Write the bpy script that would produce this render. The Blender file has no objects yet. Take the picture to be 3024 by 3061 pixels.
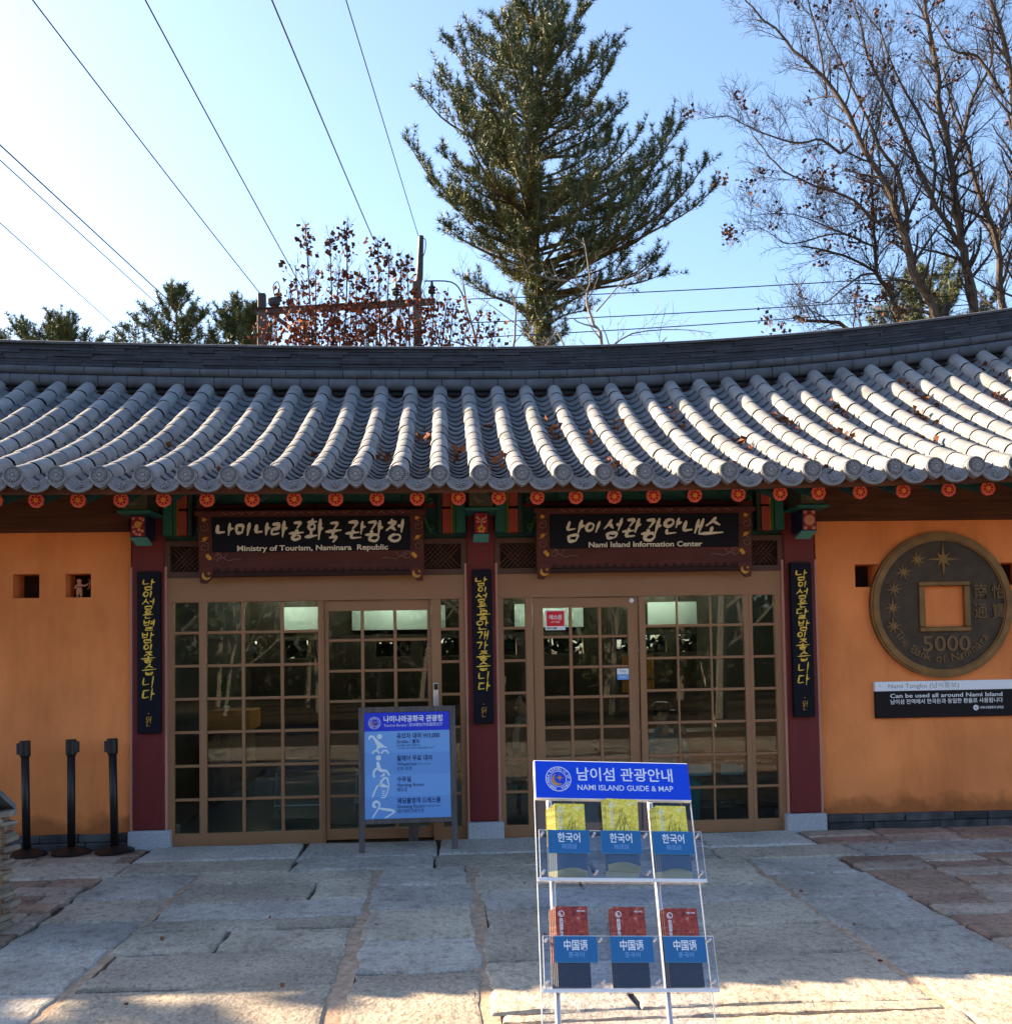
import bpy, bmesh, math, random
from mathutils import Vector, Matrix
R = math.radians
S = bpy.context.scene
COL = S.collection
random.seed(7)

# ------------------------------------------------------------------ camera, sky, sun, exposure
def cam_axes(yaw, pitch, roll):
    f = Vector((math.sin(yaw)*math.cos(pitch), math.cos(yaw)*math.cos(pitch), math.sin(pitch)))
    r0 = Vector((math.cos(yaw), -math.sin(yaw), 0)); u0 = r0.cross(f)
    r = math.cos(roll)*r0 + math.sin(roll)*u0
    u = -math.sin(roll)*r0 + math.cos(roll)*u0
    return r, u, f
cd = bpy.data.cameras.new('camera'); cam = bpy.data.objects.new('camera', cd); COL.objects.link(cam)
r_, u_, f_ = cam_axes(0.0583621, 0.0418694, -0.0163936)
M = Matrix((r_, u_, -f_)).transposed().to_4x4(); M.translation = Vector((-0.2779, -8.5905, 1.6))
cam.matrix_world = M
cd.sensor_fit = 'HORIZONTAL'; cd.sensor_width = 36; cd.lens = 36*3028/3024
cd.shift_y = (1808.2-1530.5)/3024
cd.clip_start = .05; cd.clip_end = 3000
S.camera = cam

SUN = Vector((-2.1, 1.0, 1.12)).normalized()
elev = math.asin(SUN.z); az = math.atan2(SUN.x, SUN.y)       # az from +Y, clockwise positive towards +X
wd = bpy.data.worlds.new('World'); S.world = wd; wd.use_nodes = True
nt = wd.node_tree; bg = nt.nodes['Background']
sky = nt.nodes.new('ShaderNodeTexSky'); sky.sky_type = 'NISHITA'; sky.sun_disc = False
sky.sun_elevation = elev; sky.sun_rotation = az
sky.altitude = 100; sky.air_density = 1.0; sky.dust_density = 1.5; sky.ozone_density = 2.6
nt.links.new(sky.outputs[0], bg.inputs[0]); bg.inputs[1].default_value = 0.056
ld = bpy.data.lights.new('sun', 'SUN'); ld.energy = 3.7; ld.angle = R(.5); ld.color = (1, .79, .54)
sun = bpy.data.objects.new('sun', ld); COL.objects.link(sun)
sun.rotation_euler = (-SUN).to_track_quat('-Z', 'Y').to_euler()
S.view_settings.view_transform = 'Standard'; S.view_settings.look = 'None'
S.view_settings.exposure = 2.8; S.view_settings.gamma = 1; S.view_settings.use_curve_mapping = False
S.cycles.max_bounces = 10; S.cycles.transparent_max_bounces = 24
S.cycles.use_denoising = True; S.cycles.sample_clamp_indirect = 6

# ------------------------------------------------------------------ materials
def mat(name, col, rough=.7, spec=.3, metal=0, var=0, vscale=4, bump=0, bscale=60, col2=None, stretch=None, det=6, isl=0):
    m = bpy.data.materials.new(name); m.use_nodes = True
    n = m.node_tree.nodes; l = m.node_tree.links; b = n['Principled BSDF']
    b.inputs['Roughness'].default_value = rough; b.inputs['Specular IOR Level'].default_value = spec
    b.inputs['Metallic'].default_value = metal; b.inputs['Base Color'].default_value = (*col, 1)
    tc = n.new('ShaderNodeTexCoord'); vec = tc.outputs['Object']
    if stretch:
        mp = n.new('ShaderNodeMapping'); mp.inputs['Scale'].default_value = stretch
        l.new(vec, mp.inputs[0]); vec = mp.outputs[0]
    out = None
    if var or col2:
        t = n.new('ShaderNodeTexNoise'); t.inputs['Scale'].default_value = vscale; t.inputs['Detail'].default_value = det
        l.new(vec, t.inputs['Vector'])
        r = n.new('ShaderNodeValToRGB'); r.color_ramp.elements[0].position = .3; r.color_ramp.elements[1].position = .7
        c2 = col2 or tuple(min(1, c*(1+var)) for c in col)
        r.color_ramp.elements[0].color = (*(tuple(c*(1-var) for c in col) if not col2 else col), 1)
        r.color_ramp.elements[1].color = (*c2, 1)
        l.new(t.outputs['Fac'], r.inputs[0]); out = r.outputs[0]
        l.new(out, b.inputs['Base Color'])
    if isl:
        g = n.new('ShaderNodeNewGeometry'); mr = n.new('ShaderNodeMapRange')
        mr.inputs['To Min'].default_value = 1-isl; mr.inputs['To Max'].default_value = 1+isl
        l.new(g.outputs['Random Per Island'], mr.inputs[0])
        hs = n.new('ShaderNodeHueSaturation'); l.new(mr.outputs[0], hs.inputs['Value'])
        if out: l.new(out, hs.inputs['Color'])
        else: hs.inputs['Color'].default_value = (*col, 1)
        l.new(hs.outputs[0], b.inputs['Base Color'])
    if bump:
        t2 = n.new('ShaderNodeTexNoise'); t2.inputs['Scale'].default_value = bscale; t2.inputs['Detail'].default_value = 8
        l.new(vec, t2.inputs['Vector'])
        bp = n.new('ShaderNodeBump'); bp.inputs['Strength'].default_value = bump; bp.inputs['Distance'].default_value = .01
        l.new(t2.outputs['Fac'], bp.inputs['Height']); l.new(bp.outputs[0], b.inputs['Normal'])
    return m

def glass_mat(name, tint=(.82, .9, .86), refl=1.0, base=.02):
    m = bpy.data.materials.new(name); m.use_nodes = True
    n = m.node_tree.nodes; l = m.node_tree.links; n.remove(n['Principled BSDF'])
    tr = n.new('ShaderNodeBsdfTransparent'); tr.inputs[0].default_value = (*tint, 1)
    gl = n.new('ShaderNodeBsdfGlossy'); gl.inputs['Roughness'].default_value = .01
    fr = n.new('ShaderNodeFresnel'); fr.inputs[0].default_value = 1.5
    mu = n.new('ShaderNodeMath'); mu.operation = 'MULTIPLY_ADD'; mu.inputs[1].default_value = refl; mu.inputs[2].default_value = base
    mx = n.new('ShaderNodeMixShader')
    l.new(fr.outputs[0], mu.inputs[0]); l.new(mu.outputs[0], mx.inputs[0])
    l.new(tr.outputs[0], mx.inputs[1]); l.new(gl.outputs[0], mx.inputs[2])
    l.new(mx.outputs[0], n['Material Output'].inputs[0])
    return m

def emis(name, col, st):
    m = bpy.data.materials.new(name); m.use_nodes = True
    b = m.node_tree.nodes['Principled BSDF']; b.inputs['Emission Color'].default_value = (*col, 1); b.inputs['Emission Strength'].default_value = st
    return m

def plaster_mat(name, col):
    m = mat(name, col, rough=.85, spec=.15, var=.19, vscale=.9, bump=.45, bscale=38, det=14)
    n = m.node_tree.nodes; l = m.node_tree.links; b = n['Principled BSDF']
    src = b.inputs['Base Color'].links[0].from_socket
    tc = n.new('ShaderNodeTexCoord'); sp = n.new('ShaderNodeSeparateXYZ'); l.new(tc.outputs['Object'], sp.inputs[0])
    ns = n.new('ShaderNodeTexNoise'); ns.inputs['Scale'].default_value = 5; ns.inputs['Detail'].default_value = 7
    l.new(tc.outputs['Object'], ns.inputs['Vector'])
    ad = n.new('ShaderNodeMath'); ad.operation = 'MULTIPLY_ADD'; ad.inputs[1].default_value = -.34
    l.new(ns.outputs['Fac'], ad.inputs[0]); l.new(sp.outputs['Z'], ad.inputs[2])
    rp = n.new('ShaderNodeValToRGB'); e = rp.color_ramp.elements          # damp and soot stain above the stone base
    e[0].position = -.0; e[0].color = (.55, .55, .55, 1); e[1].position = .10; e[1].color = (1, 1, 1, 1)
    l.new(ad.outputs[0], rp.inputs[0])
    mx = n.new('ShaderNodeMix'); mx.data_type = 'RGBA'; mx.blend_type = 'MULTIPLY'; mx.inputs[0].default_value = 1
    l.new(src, mx.inputs[6]); l.new(rp.outputs[0], mx.inputs[7])
    mp = n.new('ShaderNodeMapping'); mp.inputs['Scale'].default_value = (1.9, 1.9, .5); l.new(tc.outputs['Object'], mp.inputs[0])   # rain streaks
    st = n.new('ShaderNodeTexNoise'); st.inputs['Scale'].default_value = 1.4; st.inputs['Detail'].default_value = 9; st.inputs['Roughness'].default_value = .65; l.new(mp.outputs[0], st.inputs['Vector'])
    r3 = n.new('ShaderNodeValToRGB'); r3.color_ramp.elements[0].position = .34; r3.color_ramp.elements[0].color = (.86, .82, .78, 1); r3.color_ramp.elements[1].position = .56; r3.color_ramp.elements[1].color = (1.03, 1.03, 1.03, 1)
    l.new(st.outputs['Fac'], r3.inputs[0])
    src = mx.outputs[2]
    for rr in (r3,):
        m2 = n.new('ShaderNodeMix'); m2.data_type = 'RGBA'; m2.blend_type = 'MULTIPLY'; m2.inputs[0].default_value = 1
        l.new(src, m2.inputs[6]); l.new(rr.outputs[0], m2.inputs[7]); src = m2.outputs[2]
    l.new(src, b.inputs['Base Color'])
    return m

def stone_mat(name, col, rough_str, sc):
    m = mat(name, col, rough=.8, spec=.25, var=.22, vscale=2.2, bump=.0, isl=.16)
    n = m.node_tree.nodes; l = m.node_tree.links; b = n['Principled BSDF']
    tc = n.new('ShaderNodeTexCoord'); mp = n.new('ShaderNodeMapping'); mp.inputs['Scale'].default_value = (1.1, .8, 1)
    l.new(tc.outputs['Object'], mp.inputs[0])
    a = n.new('ShaderNodeTexNoise'); a.inputs['Scale'].default_value = sc; a.inputs['Detail'].default_value = 9; a.inputs['Roughness'].default_value = .62
    c = n.new('ShaderNodeTexNoise'); c.inputs['Scale'].default_value = 55; c.inputs['Detail'].default_value = 7; c.inputs['Roughness'].default_value = .7
    l.new(mp.outputs[0], a.inputs['Vector']); l.new(tc.outputs['Object'], c.inputs['Vector'])
    b1 = n.new('ShaderNodeBump'); b1.inputs['Strength'].default_value = rough_str; b1.inputs['Distance'].default_value = .03
    b2 = n.new('ShaderNodeBump'); b2.inputs['Strength'].default_value = .7; b2.inputs['Distance'].default_value = .012
    l.new(a.outputs['Fac'], b1.inputs['Height']); l.new(c.outputs['Fac'], b2.inputs['Height'])
    l.new(b1.outputs[0], b2.inputs['Normal']); l.new(b2.outputs[0], b.inputs['Normal'])
    # speckle of the grain and a darker tone in the chisel pits
    src = b.inputs['Base Color'].links[0].from_socket
    rp = n.new('ShaderNodeValToRGB'); rp.color_ramp.elements[0].position = .34; rp.color_ramp.elements[0].color = (.66, .63, .60, 1)
    rp.color_ramp.elements[1].position = .52; rp.color_ramp.elements[1].color = (1, 1, 1, 1); l.new(a.outputs['Fac'], rp.inputs[0])
    rp2 = n.new('ShaderNodeValToRGB'); rp2.color_ramp.elements[0].position = .36; rp2.color_ramp.elements[0].color = (.70, .69, .68, 1)
    rp2.color_ramp.elements[1].position = .6; rp2.color_ramp.elements[1].color = (1.12, 1.11, 1.09, 1); l.new(c.outputs['Fac'], rp2.inputs[0])
    for rr in (rp, rp2):
        mx = n.new('ShaderNodeMix'); mx.data_type = 'RGBA'; mx.blend_type = 'MULTIPLY'; mx.inputs[0].default_value = 1
        l.new(src, mx.inputs[6]); l.new(rr.outputs[0], mx.inputs[7]); src = mx.outputs[2]
    l.new(src, b.inputs['Base Color'])
    return m

def cover_mat(name, cols, scale):
    m = mat(name, cols[0], rough=.35, spec=.5)
    n = m.node_tree.nodes; l = m.node_tree.links; b = n['Principled BSDF']
    tc = n.new('ShaderNodeTexCoord')
    a = n.new('ShaderNodeTexNoise'); a.inputs['Scale'].default_value = scale; a.inputs['Detail'].default_value = 8; a.inputs['Roughness'].default_value = .7
    l.new(tc.outputs['Object'], a.inputs['Vector'])
    r = n.new('ShaderNodeValToRGB'); e = r.color_ramp.elements
    e[0].position = .3; e[0].color = (*cols[0], 1); e[1].position = .7; e[1].color = (*cols[-1], 1)
    for i, c in enumerate(cols[1:-1]):
        x = e.new(.3+.4*(i+1)/(len(cols)-1)); x.color = (*c, 1)
    l.new(a.outputs['Fac'], r.inputs[0]); l.new(r.outputs[0], b.inputs['Base Color'])
    return m

K = {}
K['plaster'] = plaster_mat('orange_plaster', (.82, .262, .082))
K['tile'] = mat('roof_tile', (.195, .195, .20), rough=.75, spec=.25, var=.20, vscale=5, bump=.2, bscale=90, isl=.13, det=10)
K['pan'] = mat('pan_tile', (.15, .15, .158), rough=.8, spec=.2, var=.25, vscale=7, isl=.15)
K['tileshade'] = mat('roof_tile_recess_shade', (.15, .155, .17), rough=.75, spec=.2, var=.16, vscale=14)  # darker tone paints shade into the recesses of the tile reliefs
K['ridge'] = mat('ridge_tile', (.085, .088, .10), rough=.8, spec=.2, var=.25, vscale=6, bump=.2, bscale=70)
K['slate'] = mat('ridge_slate', (.030, .032, .040), rough=.7, spec=.3, var=.25, vscale=8, bump=.2, bscale=60, isl=.3)
K['maroon'] = mat('maroon_paint', (.15, .019, .017), rough=.6, spec=.3, var=.12, vscale=3, stretch=(4, 4, .5))
K['beam'] = mat('dark_timber', (.10, .037, .018), rough=.7, spec=.2, var=.4, vscale=5, stretch=(.35, 6, 6), bump=.15, bscale=30)
K['frame'] = mat('brown_door_frame', (.31, .152, .07), rough=.5, spec=.35, var=.05, vscale=3)
K['trim'] = mat('pale_trim', (.50, .24, .17), rough=.6)
K['granite'] = mat('granite', (.40, .40, .42), rough=.8, spec=.2, var=.2, vscale=70, bump=.15, bscale=200)
K['basestone'] = mat('base_stone', (.06, .06, .06), rough=.9, var=.5, vscale=7, bump=.5, bscale=40, isl=.4)
K['teal'] = mat('teal_paint', (.022, .125, .092), rough=.6, var=.12)
K['teallt'] = mat('pale_teal_paint', (.10, .36, .30), rough=.6, var=.08)
K['dkgreen'] = mat('dark_green_paint', (.012, .055, .045), rough=.6, var=.3, vscale=6)
K['green'] = mat('green_paint', (.03, .11, .035), rough=.6)
K['redor'] = mat('vermilion_paint', (.34, .05, .026), rough=.6, var=.1)
K['navy'] = mat('navy_paint', (.012, .014, .045), rough=.6)
K['olive'] = mat('olive_paint', (.07, .065, .035), rough=.6)
K['petal'] = mat('flower_red', (.80, .13, .075), rough=.55)
K['petaldk'] = mat('flower_dark_red', (.30, .012, .012), rough=.6)
K['petalyl'] = mat('flower_orange_heart', (.85, .30, .03), rough=.6)
K['pinkish'] = mat('salmon_paint', (.62, .25, .17), rough=.6)
K['red'] = mat('red_panel', (.28, .012, .012), rough=.6)
K['ochre'] = mat('ochre_gold', (.58, .27, .03), rough=.5)
K['signblk'] = mat('black_lacquer_board', (.008, .008, .014), rough=.6, spec=.12)
K['signred'] = mat('dark_red_board', (.085, .017, .012), rough=.6, var=.25, vscale=4, stretch=(.5, 3, 3))
K['ivory'] = mat('ivory_letters', (.78, .68, .53), rough=.6)
K['white'] = mat('white_paint', (.80, .80, .80), rough=.5)
K['yellow'] = mat('yellow_gold_letters', (.80, .52, .06), rough=.45)
K['line'] = mat('thin_line_paint', (.33, .2, .15), rough=.6)
K['bronze'] = mat('bronze_field', (.06, .038, .021), rough=.6, spec=.4, metal=.2, var=.3, vscale=9, bump=.3, bscale=90)
K['bronzelt'] = mat('bronze_rim', (.22, .11, .032), rough=.5, spec=.4, metal=.3, var=.25, vscale=8, bump=.2, bscale=60)
K['plq'] = mat('plaque_dark', (.012, .009, .011), rough=.5, spec=.15)
K['plqw'] = mat('plaque_white', (.84, .85, .87), rough=.5)
K['grey'] = mat('grey_letters', (.32, .32, .34), rough=.6)
K['glass'] = glass_mat('window_glass', tint=(.80, .86, .82), refl=.85, base=.0)
K['black'] = mat('black_plastic', (.012, .010, .010), rough=.45, spec=.4)
K['woodgrey'] = mat('weathered_wood', (.115, .095, .088), rough=.8, spec=.2, var=.3, vscale=6, stretch=(6, 6, .6), bump=.2, bscale=60)
K['blue'] = mat('sign_blue', (.012, .035, .62), rough=.4, spec=.4)
K['ltblue'] = mat('sign_light_blue', (.185, .39, .76), rough=.45)
K['ltblue2'] = mat('sign_mid_blue', (.155, .34, .70), rough=.45)
K['dkblue'] = mat('sign_ink_blue', (.006, .022, .13), rough=.5)
K['icon'] = mat('icon_white', (.72, .80, .86), rough=.5)
K['hdblue'] = mat('header_blue', (.0, .055, .70), rough=.3, spec=.4)
K['card'] = mat('card_blue', (.018, .13, .34), rough=.35, spec=.4)
K['cardtx'] = mat('card_faint_blue', (.06, .24, .44), rough=.4)
K['alu'] = mat('aluminium', (.62, .62, .64), rough=.35, metal=.85)
K['acryl'] = glass_mat('clear_acrylic', tint=(.90, .92, .97), refl=.85, base=.0)
K['acryledge'] = mat('acrylic_edge', (.70, .74, .78), rough=.3, spec=.6)
K['paper'] = mat('paper_edge', (.62, .60, .50), rough=.7)
K['broy'] = cover_mat('yellow_cover', [(.16, .13, .02), (.66, .54, .04), (.86, .74, .10), (.92, .86, .42)], 85)
K['brob'] = cover_mat('yellow_cover_foot', [(.66, .62, .36), (.76, .72, .45)], 12)
K['bror'] = cover_mat('red_cover', [(.02, .006, .010), (.16, .014, .012), (.30, .04, .018), (.36, .05, .02), (.62, .5, .48)], 62)
K['brork'] = cover_mat('red_cover_foot', [(.035, .022, .025), (.08, .05, .05)], 30)
K['bark'] = mat('oak_bark', (.085, .063, .048), rough=.9, spec=.1, var=.3, vscale=8, bump=.4, bscale=30)
K['twig'] = mat('twig_bark', (.052, .042, .037), rough=.9, spec=.1)
K['palebark'] = mat('pale_bark', (.22, .19, .16), rough=.9, spec=.1, var=.2)
K['pinebark'] = mat('pine_bark', (.11, .085, .04), rough=.9, spec=.1, var=.4, vscale=10, bump=.4, bscale=40)
K['needle'] = mat('pine_needles', (.075, .098, .036), rough=.55, spec=.3, isl=.35)
K['needleyl'] = mat('pine_needles_yellowed', (.16, .155, .035), rough=.55, spec=.3, isl=.3)
K['deadleaf'] = mat('dead_oak_leaves', (.10, .042, .025), rough=.8, spec=.1, isl=.5)
K['redleaf'] = mat('rust_leaves', (.20, .062, .026), rough=.8, spec=.1, isl=.45)
K['steel'] = mat('rusty_steel', (.085, .06, .052), rough=.7, var=.3, vscale=5)
K['dark'] = mat('dark_metal', (.035, .035, .04), rough=.6)
K['cable'] = mat('cable', (.03, .028, .028), rough=.6)
K['mortar'] = mat('sandy_joint', (.40, .285, .20), rough=.95, spec=.1, var=.3, vscale=22, bump=.7, bscale=60)
K['joint'] = mat('joint_soil', (.085, .065, .048), rough=.95, spec=.1, var=.3, vscale=20)
K['earth'] = mat('leaf_litter_earth', (.07, .05, .034), rough=.95, spec=.1, var=.35, vscale=3, bump=.5, bscale=30)
K['slabA'] = stone_mat('slab_warm_grey', (.50, .435, .35), .9, 18)
K['slabB'] = stone_mat('slab_blue_grey', (.43, .395, .355), .7, 14)
K['slabC'] = stone_mat('slab_rough_grey', (.48, .415, .335), 1.0, 26)
K['paver'] = stone_mat('brown_paver', (.36, .235, .175), .6, 14)
K['paver2'] = stone_mat('grey_paver', (.44, .345, .275), .6, 14)
K['thr'] = stone_mat('threshold_granite', (.50, .47, .44), .5, 26)
K['mud'] = mat('mud_plaster', (.36, .20, .095), rough=.95, spec=.1, var=.25, vscale=6, bump=.4, bscale=40)
K['flat'] = mat('flat_fieldstone', (.27, .215, .165), rough=.9, spec=.1, var=.3, vscale=9, bump=.5, bscale=40, isl=.25)
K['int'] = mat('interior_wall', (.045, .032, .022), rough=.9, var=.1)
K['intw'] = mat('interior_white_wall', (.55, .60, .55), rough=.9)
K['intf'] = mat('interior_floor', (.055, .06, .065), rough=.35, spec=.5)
K['desk'] = mat('varnished_wood', (.78, .28, .045), rough=.35, spec=.5, var=.25, vscale=3, stretch=(.5, 4, 4))
K['deskdk'] = mat('dark_varnished_wood', (.30, .09, .03), rough=.35, spec=.5, var=.3, vscale=3, stretch=(.4, 4, 6))
K['cyan'] = mat('pale_cyan_card', (.55, .88, .92), rough=.5)
K['leafgreen'] = mat('green_leaf', (.05, .25, .03), rough=.4, spec=.4)
K['fig'] = mat('clay_figurine', (.52, .24, .13), rough=.7)
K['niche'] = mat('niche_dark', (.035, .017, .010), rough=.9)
K['skin'] = mat('skin', (.52, .30, .21), rough=.6)
K['hair'] = mat('black_hair', (.012, .010, .010), rough=.5)
K['coat'] = mat('dark_coat', (.018, .018, .024), rough=.8)
K['tealcoat'] = mat('teal_coat', (.03, .23, .28), rough=.7)
K['scarf'] = mat('beige_scarf', (.45, .36, .28), rough=.9)
K['lamp'] = emis('tube_lamp', (.9, 1.0, .82), 15)
K['stick'] = mat('sticker_red', (.72, .02, .025), rough=.4)
K['hedge'] = mat('dark_foliage', (.045, .055, .024), rough=.7, spec=.2, isl=.4)

# ------------------------------------------------------------------ mesh builder
class MB:
    def __init__(s): s.v = []; s.f = []; s.m = []; s.cur = 0
    def add(s, vs, fs):
        o = len(s.v); s.v += [tuple(p) for p in vs]
        s.f += [tuple(i+o for i in f) for f in fs]; s.m += [s.cur]*len(fs)
        return s
    def box(s, x0, x1, y0, y1, z0, z1, T=None):
        vs = [Vector((x, y, z)) for z in (z0, z1) for y in (y0, y1) for x in (x0, x1)]
        if T: vs = [T @ p for p in vs]
        return s.add(vs, [(0, 2, 3, 1), (4, 5, 7, 6), (0, 1, 5, 4), (2, 6, 7, 3), (0, 4, 6, 2), (1, 3, 7, 5)])
    def bbox(s, x0, x1, y0, y1, z0, z1, b=.004, T=None):      # box with chamfered edges
        cx, cy, cz = (x0+x1)/2, (y0+y1)/2, (z0+z1)/2; hx, hy, hz = (x1-x0)/2, (y1-y0)/2, (z1-z0)/2
        bm = bmesh.new(); bmesh.ops.create_cube(bm, size=1)
        for v in bm.verts: v.co = Vector((cx+v.co.x*2*hx, cy+v.co.y*2*hy, cz+v.co.z*2*hz))
        bmesh.ops.bevel(bm, geom=bm.edges[:], offset=min(b, hx*.9, hy*.9, hz*.9), segments=1, affect='EDGES')
        bm.verts.ensure_lookup_table(); bm.verts.index_update()
        vs = [T @ v.co if T else v.co.copy() for v in bm.verts]
        fs = [tuple(v.index for v in f.verts) for f in bm.faces]; bm.free()
        return s.add(vs, fs)
    def prism(s, poly, d0, d1, T=None):                        # poly in (x,z); extruded along y from d0 (front) to d1
        n = len(poly)
        vs = [Vector((p[0], d0, p[1])) for p in poly]+[Vector((p[0], d1, p[1])) for p in poly]
        if T: vs = [T @ p for p in vs]
        a = sum(poly[i][0]*poly[(i+1) % n][1]-poly[(i+1) % n][0]*poly[i][1] for i in range(n))
        fs = [tuple(range(n)), tuple(range(2*n-1, n-1, -1))]+[(i, i+n, (i+1) % n+n, (i+1) % n) for i in range(n)]
        if a < 0: fs = [tuple(reversed(f)) for f in fs]
        return s.add(vs, fs)
    def tube(s, pts, rad, n=6, caps=True):
        pts = [Vector(p) for p in pts]; rings = []; prev = None
        if not hasattr(rad, '__len__'): rad = [rad]*len(pts)
        vs = []; fs = []
        for i, p in enumerate(pts):
            d = (pts[min(i+1, len(pts)-1)]-pts[max(i-1, 0)])
            d = d.normalized() if d.length > 1e-9 else Vector((0, 0, 1))
            if prev is None:
                a = d.cross(Vector((0, 0, 1)) if abs(d.z) < .9 else Vector((1, 0, 0))).normalized()
            else:
                a = (prev-d*prev.dot(d)); a = a.normalized() if a.length > 1e-6 else d.orthogonal().normalized()
            prev = a; b = d.cross(a)
            vs += [p+rad[i]*(math.cos(t)*a+math.sin(t)*b) for t in (2*math.pi*k/n for k in range(n))]
        for i in range(len(pts)-1):
            for k in range(n):
                fs.append((i*n+k, i*n+(k+1) % n, (i+1)*n+(k+1) % n, (i+1)*n+k))
        if caps: fs += [tuple(range(n-1, -1, -1)), tuple(range((len(pts)-1)*n, len(pts)*n))]
        return s.add(vs, fs)
    def lathe(s, prof, c, n=20, T=None):                       # prof: (r, z)
        vs = []; fs = []
        for r, z in prof: vs += [Vector((c[0]+r*math.cos(2*math.pi*k/n), c[1]+r*math.sin(2*math.pi*k/n), c[2]+z)) for k in range(n)]
        for i in range(len(prof)-1):
            for k in range(n): fs.append((i*n+k, i*n+(k+1) % n, (i+1)*n+(k+1) % n, (i+1)*n+k))
        fs += [tuple(range(n-1, -1, -1)), tuple(range((len(prof)-1)*n, len(prof)*n))]
        if T: vs = [T @ p for p in vs]
        return s.add(vs, fs)
    def blob(s, c, r, n=8, m=5, T=None):
        vs = []; fs = []
        for i in range(m+1):
            t = math.pi*i/m
            for k in range(n):
                p = 2*math.pi*k/n
                vs.append(Vector((c[0]+r[0]*math.sin(t)*math.cos(p), c[1]+r[1]*math.sin(t)*math.sin(p), c[2]+r[2]*math.cos(t))))
        for i in range(m):
            for k in range(n): fs.append((i*n+k, (i+1)*n+k, (i+1)*n+(k+1) % n, i*n+(k+1) % n))
        if T: vs = [T @ p for p in vs]
        return s.add(vs, fs)
    def build(s, name, mats, parent=None, smooth=False, local=False, label=None):
        me = bpy.data.meshes.new(name)
        off = Vector((0, 0, 0))
        if parent is not None and not local:
            p = parent
            while p: off += p.location; p = p.parent
        me.from_pydata([tuple(Vector(q)-off) for q in s.v], [], s.f)
        ms = mats if isinstance(mats, (list, tuple)) else [mats]
        for k in ms: me.materials.append(K[k] if isinstance(k, str) else k)
        if len(ms) > 1: me.polygons.foreach_set('material_index', s.m)
        if smooth: me.polygons.foreach_set('use_smooth', [True]*len(me.polygons))
        me.update()
        o = bpy.data.objects.new(name, me); COL.objects.link(o)
        if parent is not None: o.parent = parent
        if label: o['label'] = label
        return o

def thing(name, label, cat, loc=(0, 0, 0), group=None, rot=(0, 0, 0)):
    o = bpy.data.objects.new(name, None); o.empty_display_size = .1; COL.objects.link(o)
    o.location = loc; o.rotation_euler = rot; o['label'] = label; o['category'] = cat
    if group: o['group'] = group
    return o
def tag(o, label, cat, group=None):
    o['label'] = label; o['category'] = cat
    if group: o['group'] = group
    return o
def struct(o): o['kind'] = 'structure'; return o
def copy_tree(o, parent=None):
    c = o.copy(); COL.objects.link(c); c.parent = parent
    for ch in o.children: copy_tree(ch, c)
    return c

_tc = {}
def text_geo(body, size, bold=0, extrude=0, align='LEFT', spacing=1):
    key = (body, size, bold, extrude, align, spacing)
    if key in _tc: return _tc[key]
    c = bpy.data.curves.new('t', 'FONT'); c.body = body; c.size = size; c.offset = bold; c.extrude = extrude
    c.align_x = align; c.align_y = 'CENTER'; c.resolution_u = 3; c.space_character = spacing
    o = bpy.data.objects.new('t', c); COL.objects.link(o)
    bpy.context.view_layer.update()
    ev = o.evaluated_get(bpy.context.evaluated_depsgraph_get()); me = ev.to_mesh()
    vs = [v.co.copy() for v in me.vertices]; fs = [tuple(p.vertices) for p in me.polygons]
    ev.to_mesh_clear(); bpy.data.objects.remove(o); bpy.data.curves.remove(c)
    _tc[key] = (vs, fs); return vs, fs
def text(mb, body, x, z, size, y, width=None, bold=0, extrude=.0008, align='LEFT', shear=0, T=None, spacing=1, flip=False):
    """lettering in the x-z plane, facing -y; width stretches it to a measured length"""
    vs, fs = text_geo(body, size, bold*size, extrude, align, spacing)
    if not vs: return
    x0 = min(v.x for v in vs); x1 = max(v.x for v in vs); k = 1
    if width: k = width/(x1-x0)
    if align == 'LEFT': vv = [((v.x-x0)*k, v.y, v.z) for v in vs]
    else: vv = [((v.x-(x0+x1)/2)*k, v.y, v.z) for v in vs]
    o = [Vector((x+(-a if flip else a)+shear*b, y-c, z+b)) for a, b, c in vv]
    if T: o = [T @ p for p in o]
    mb.add(o, fs)

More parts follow.
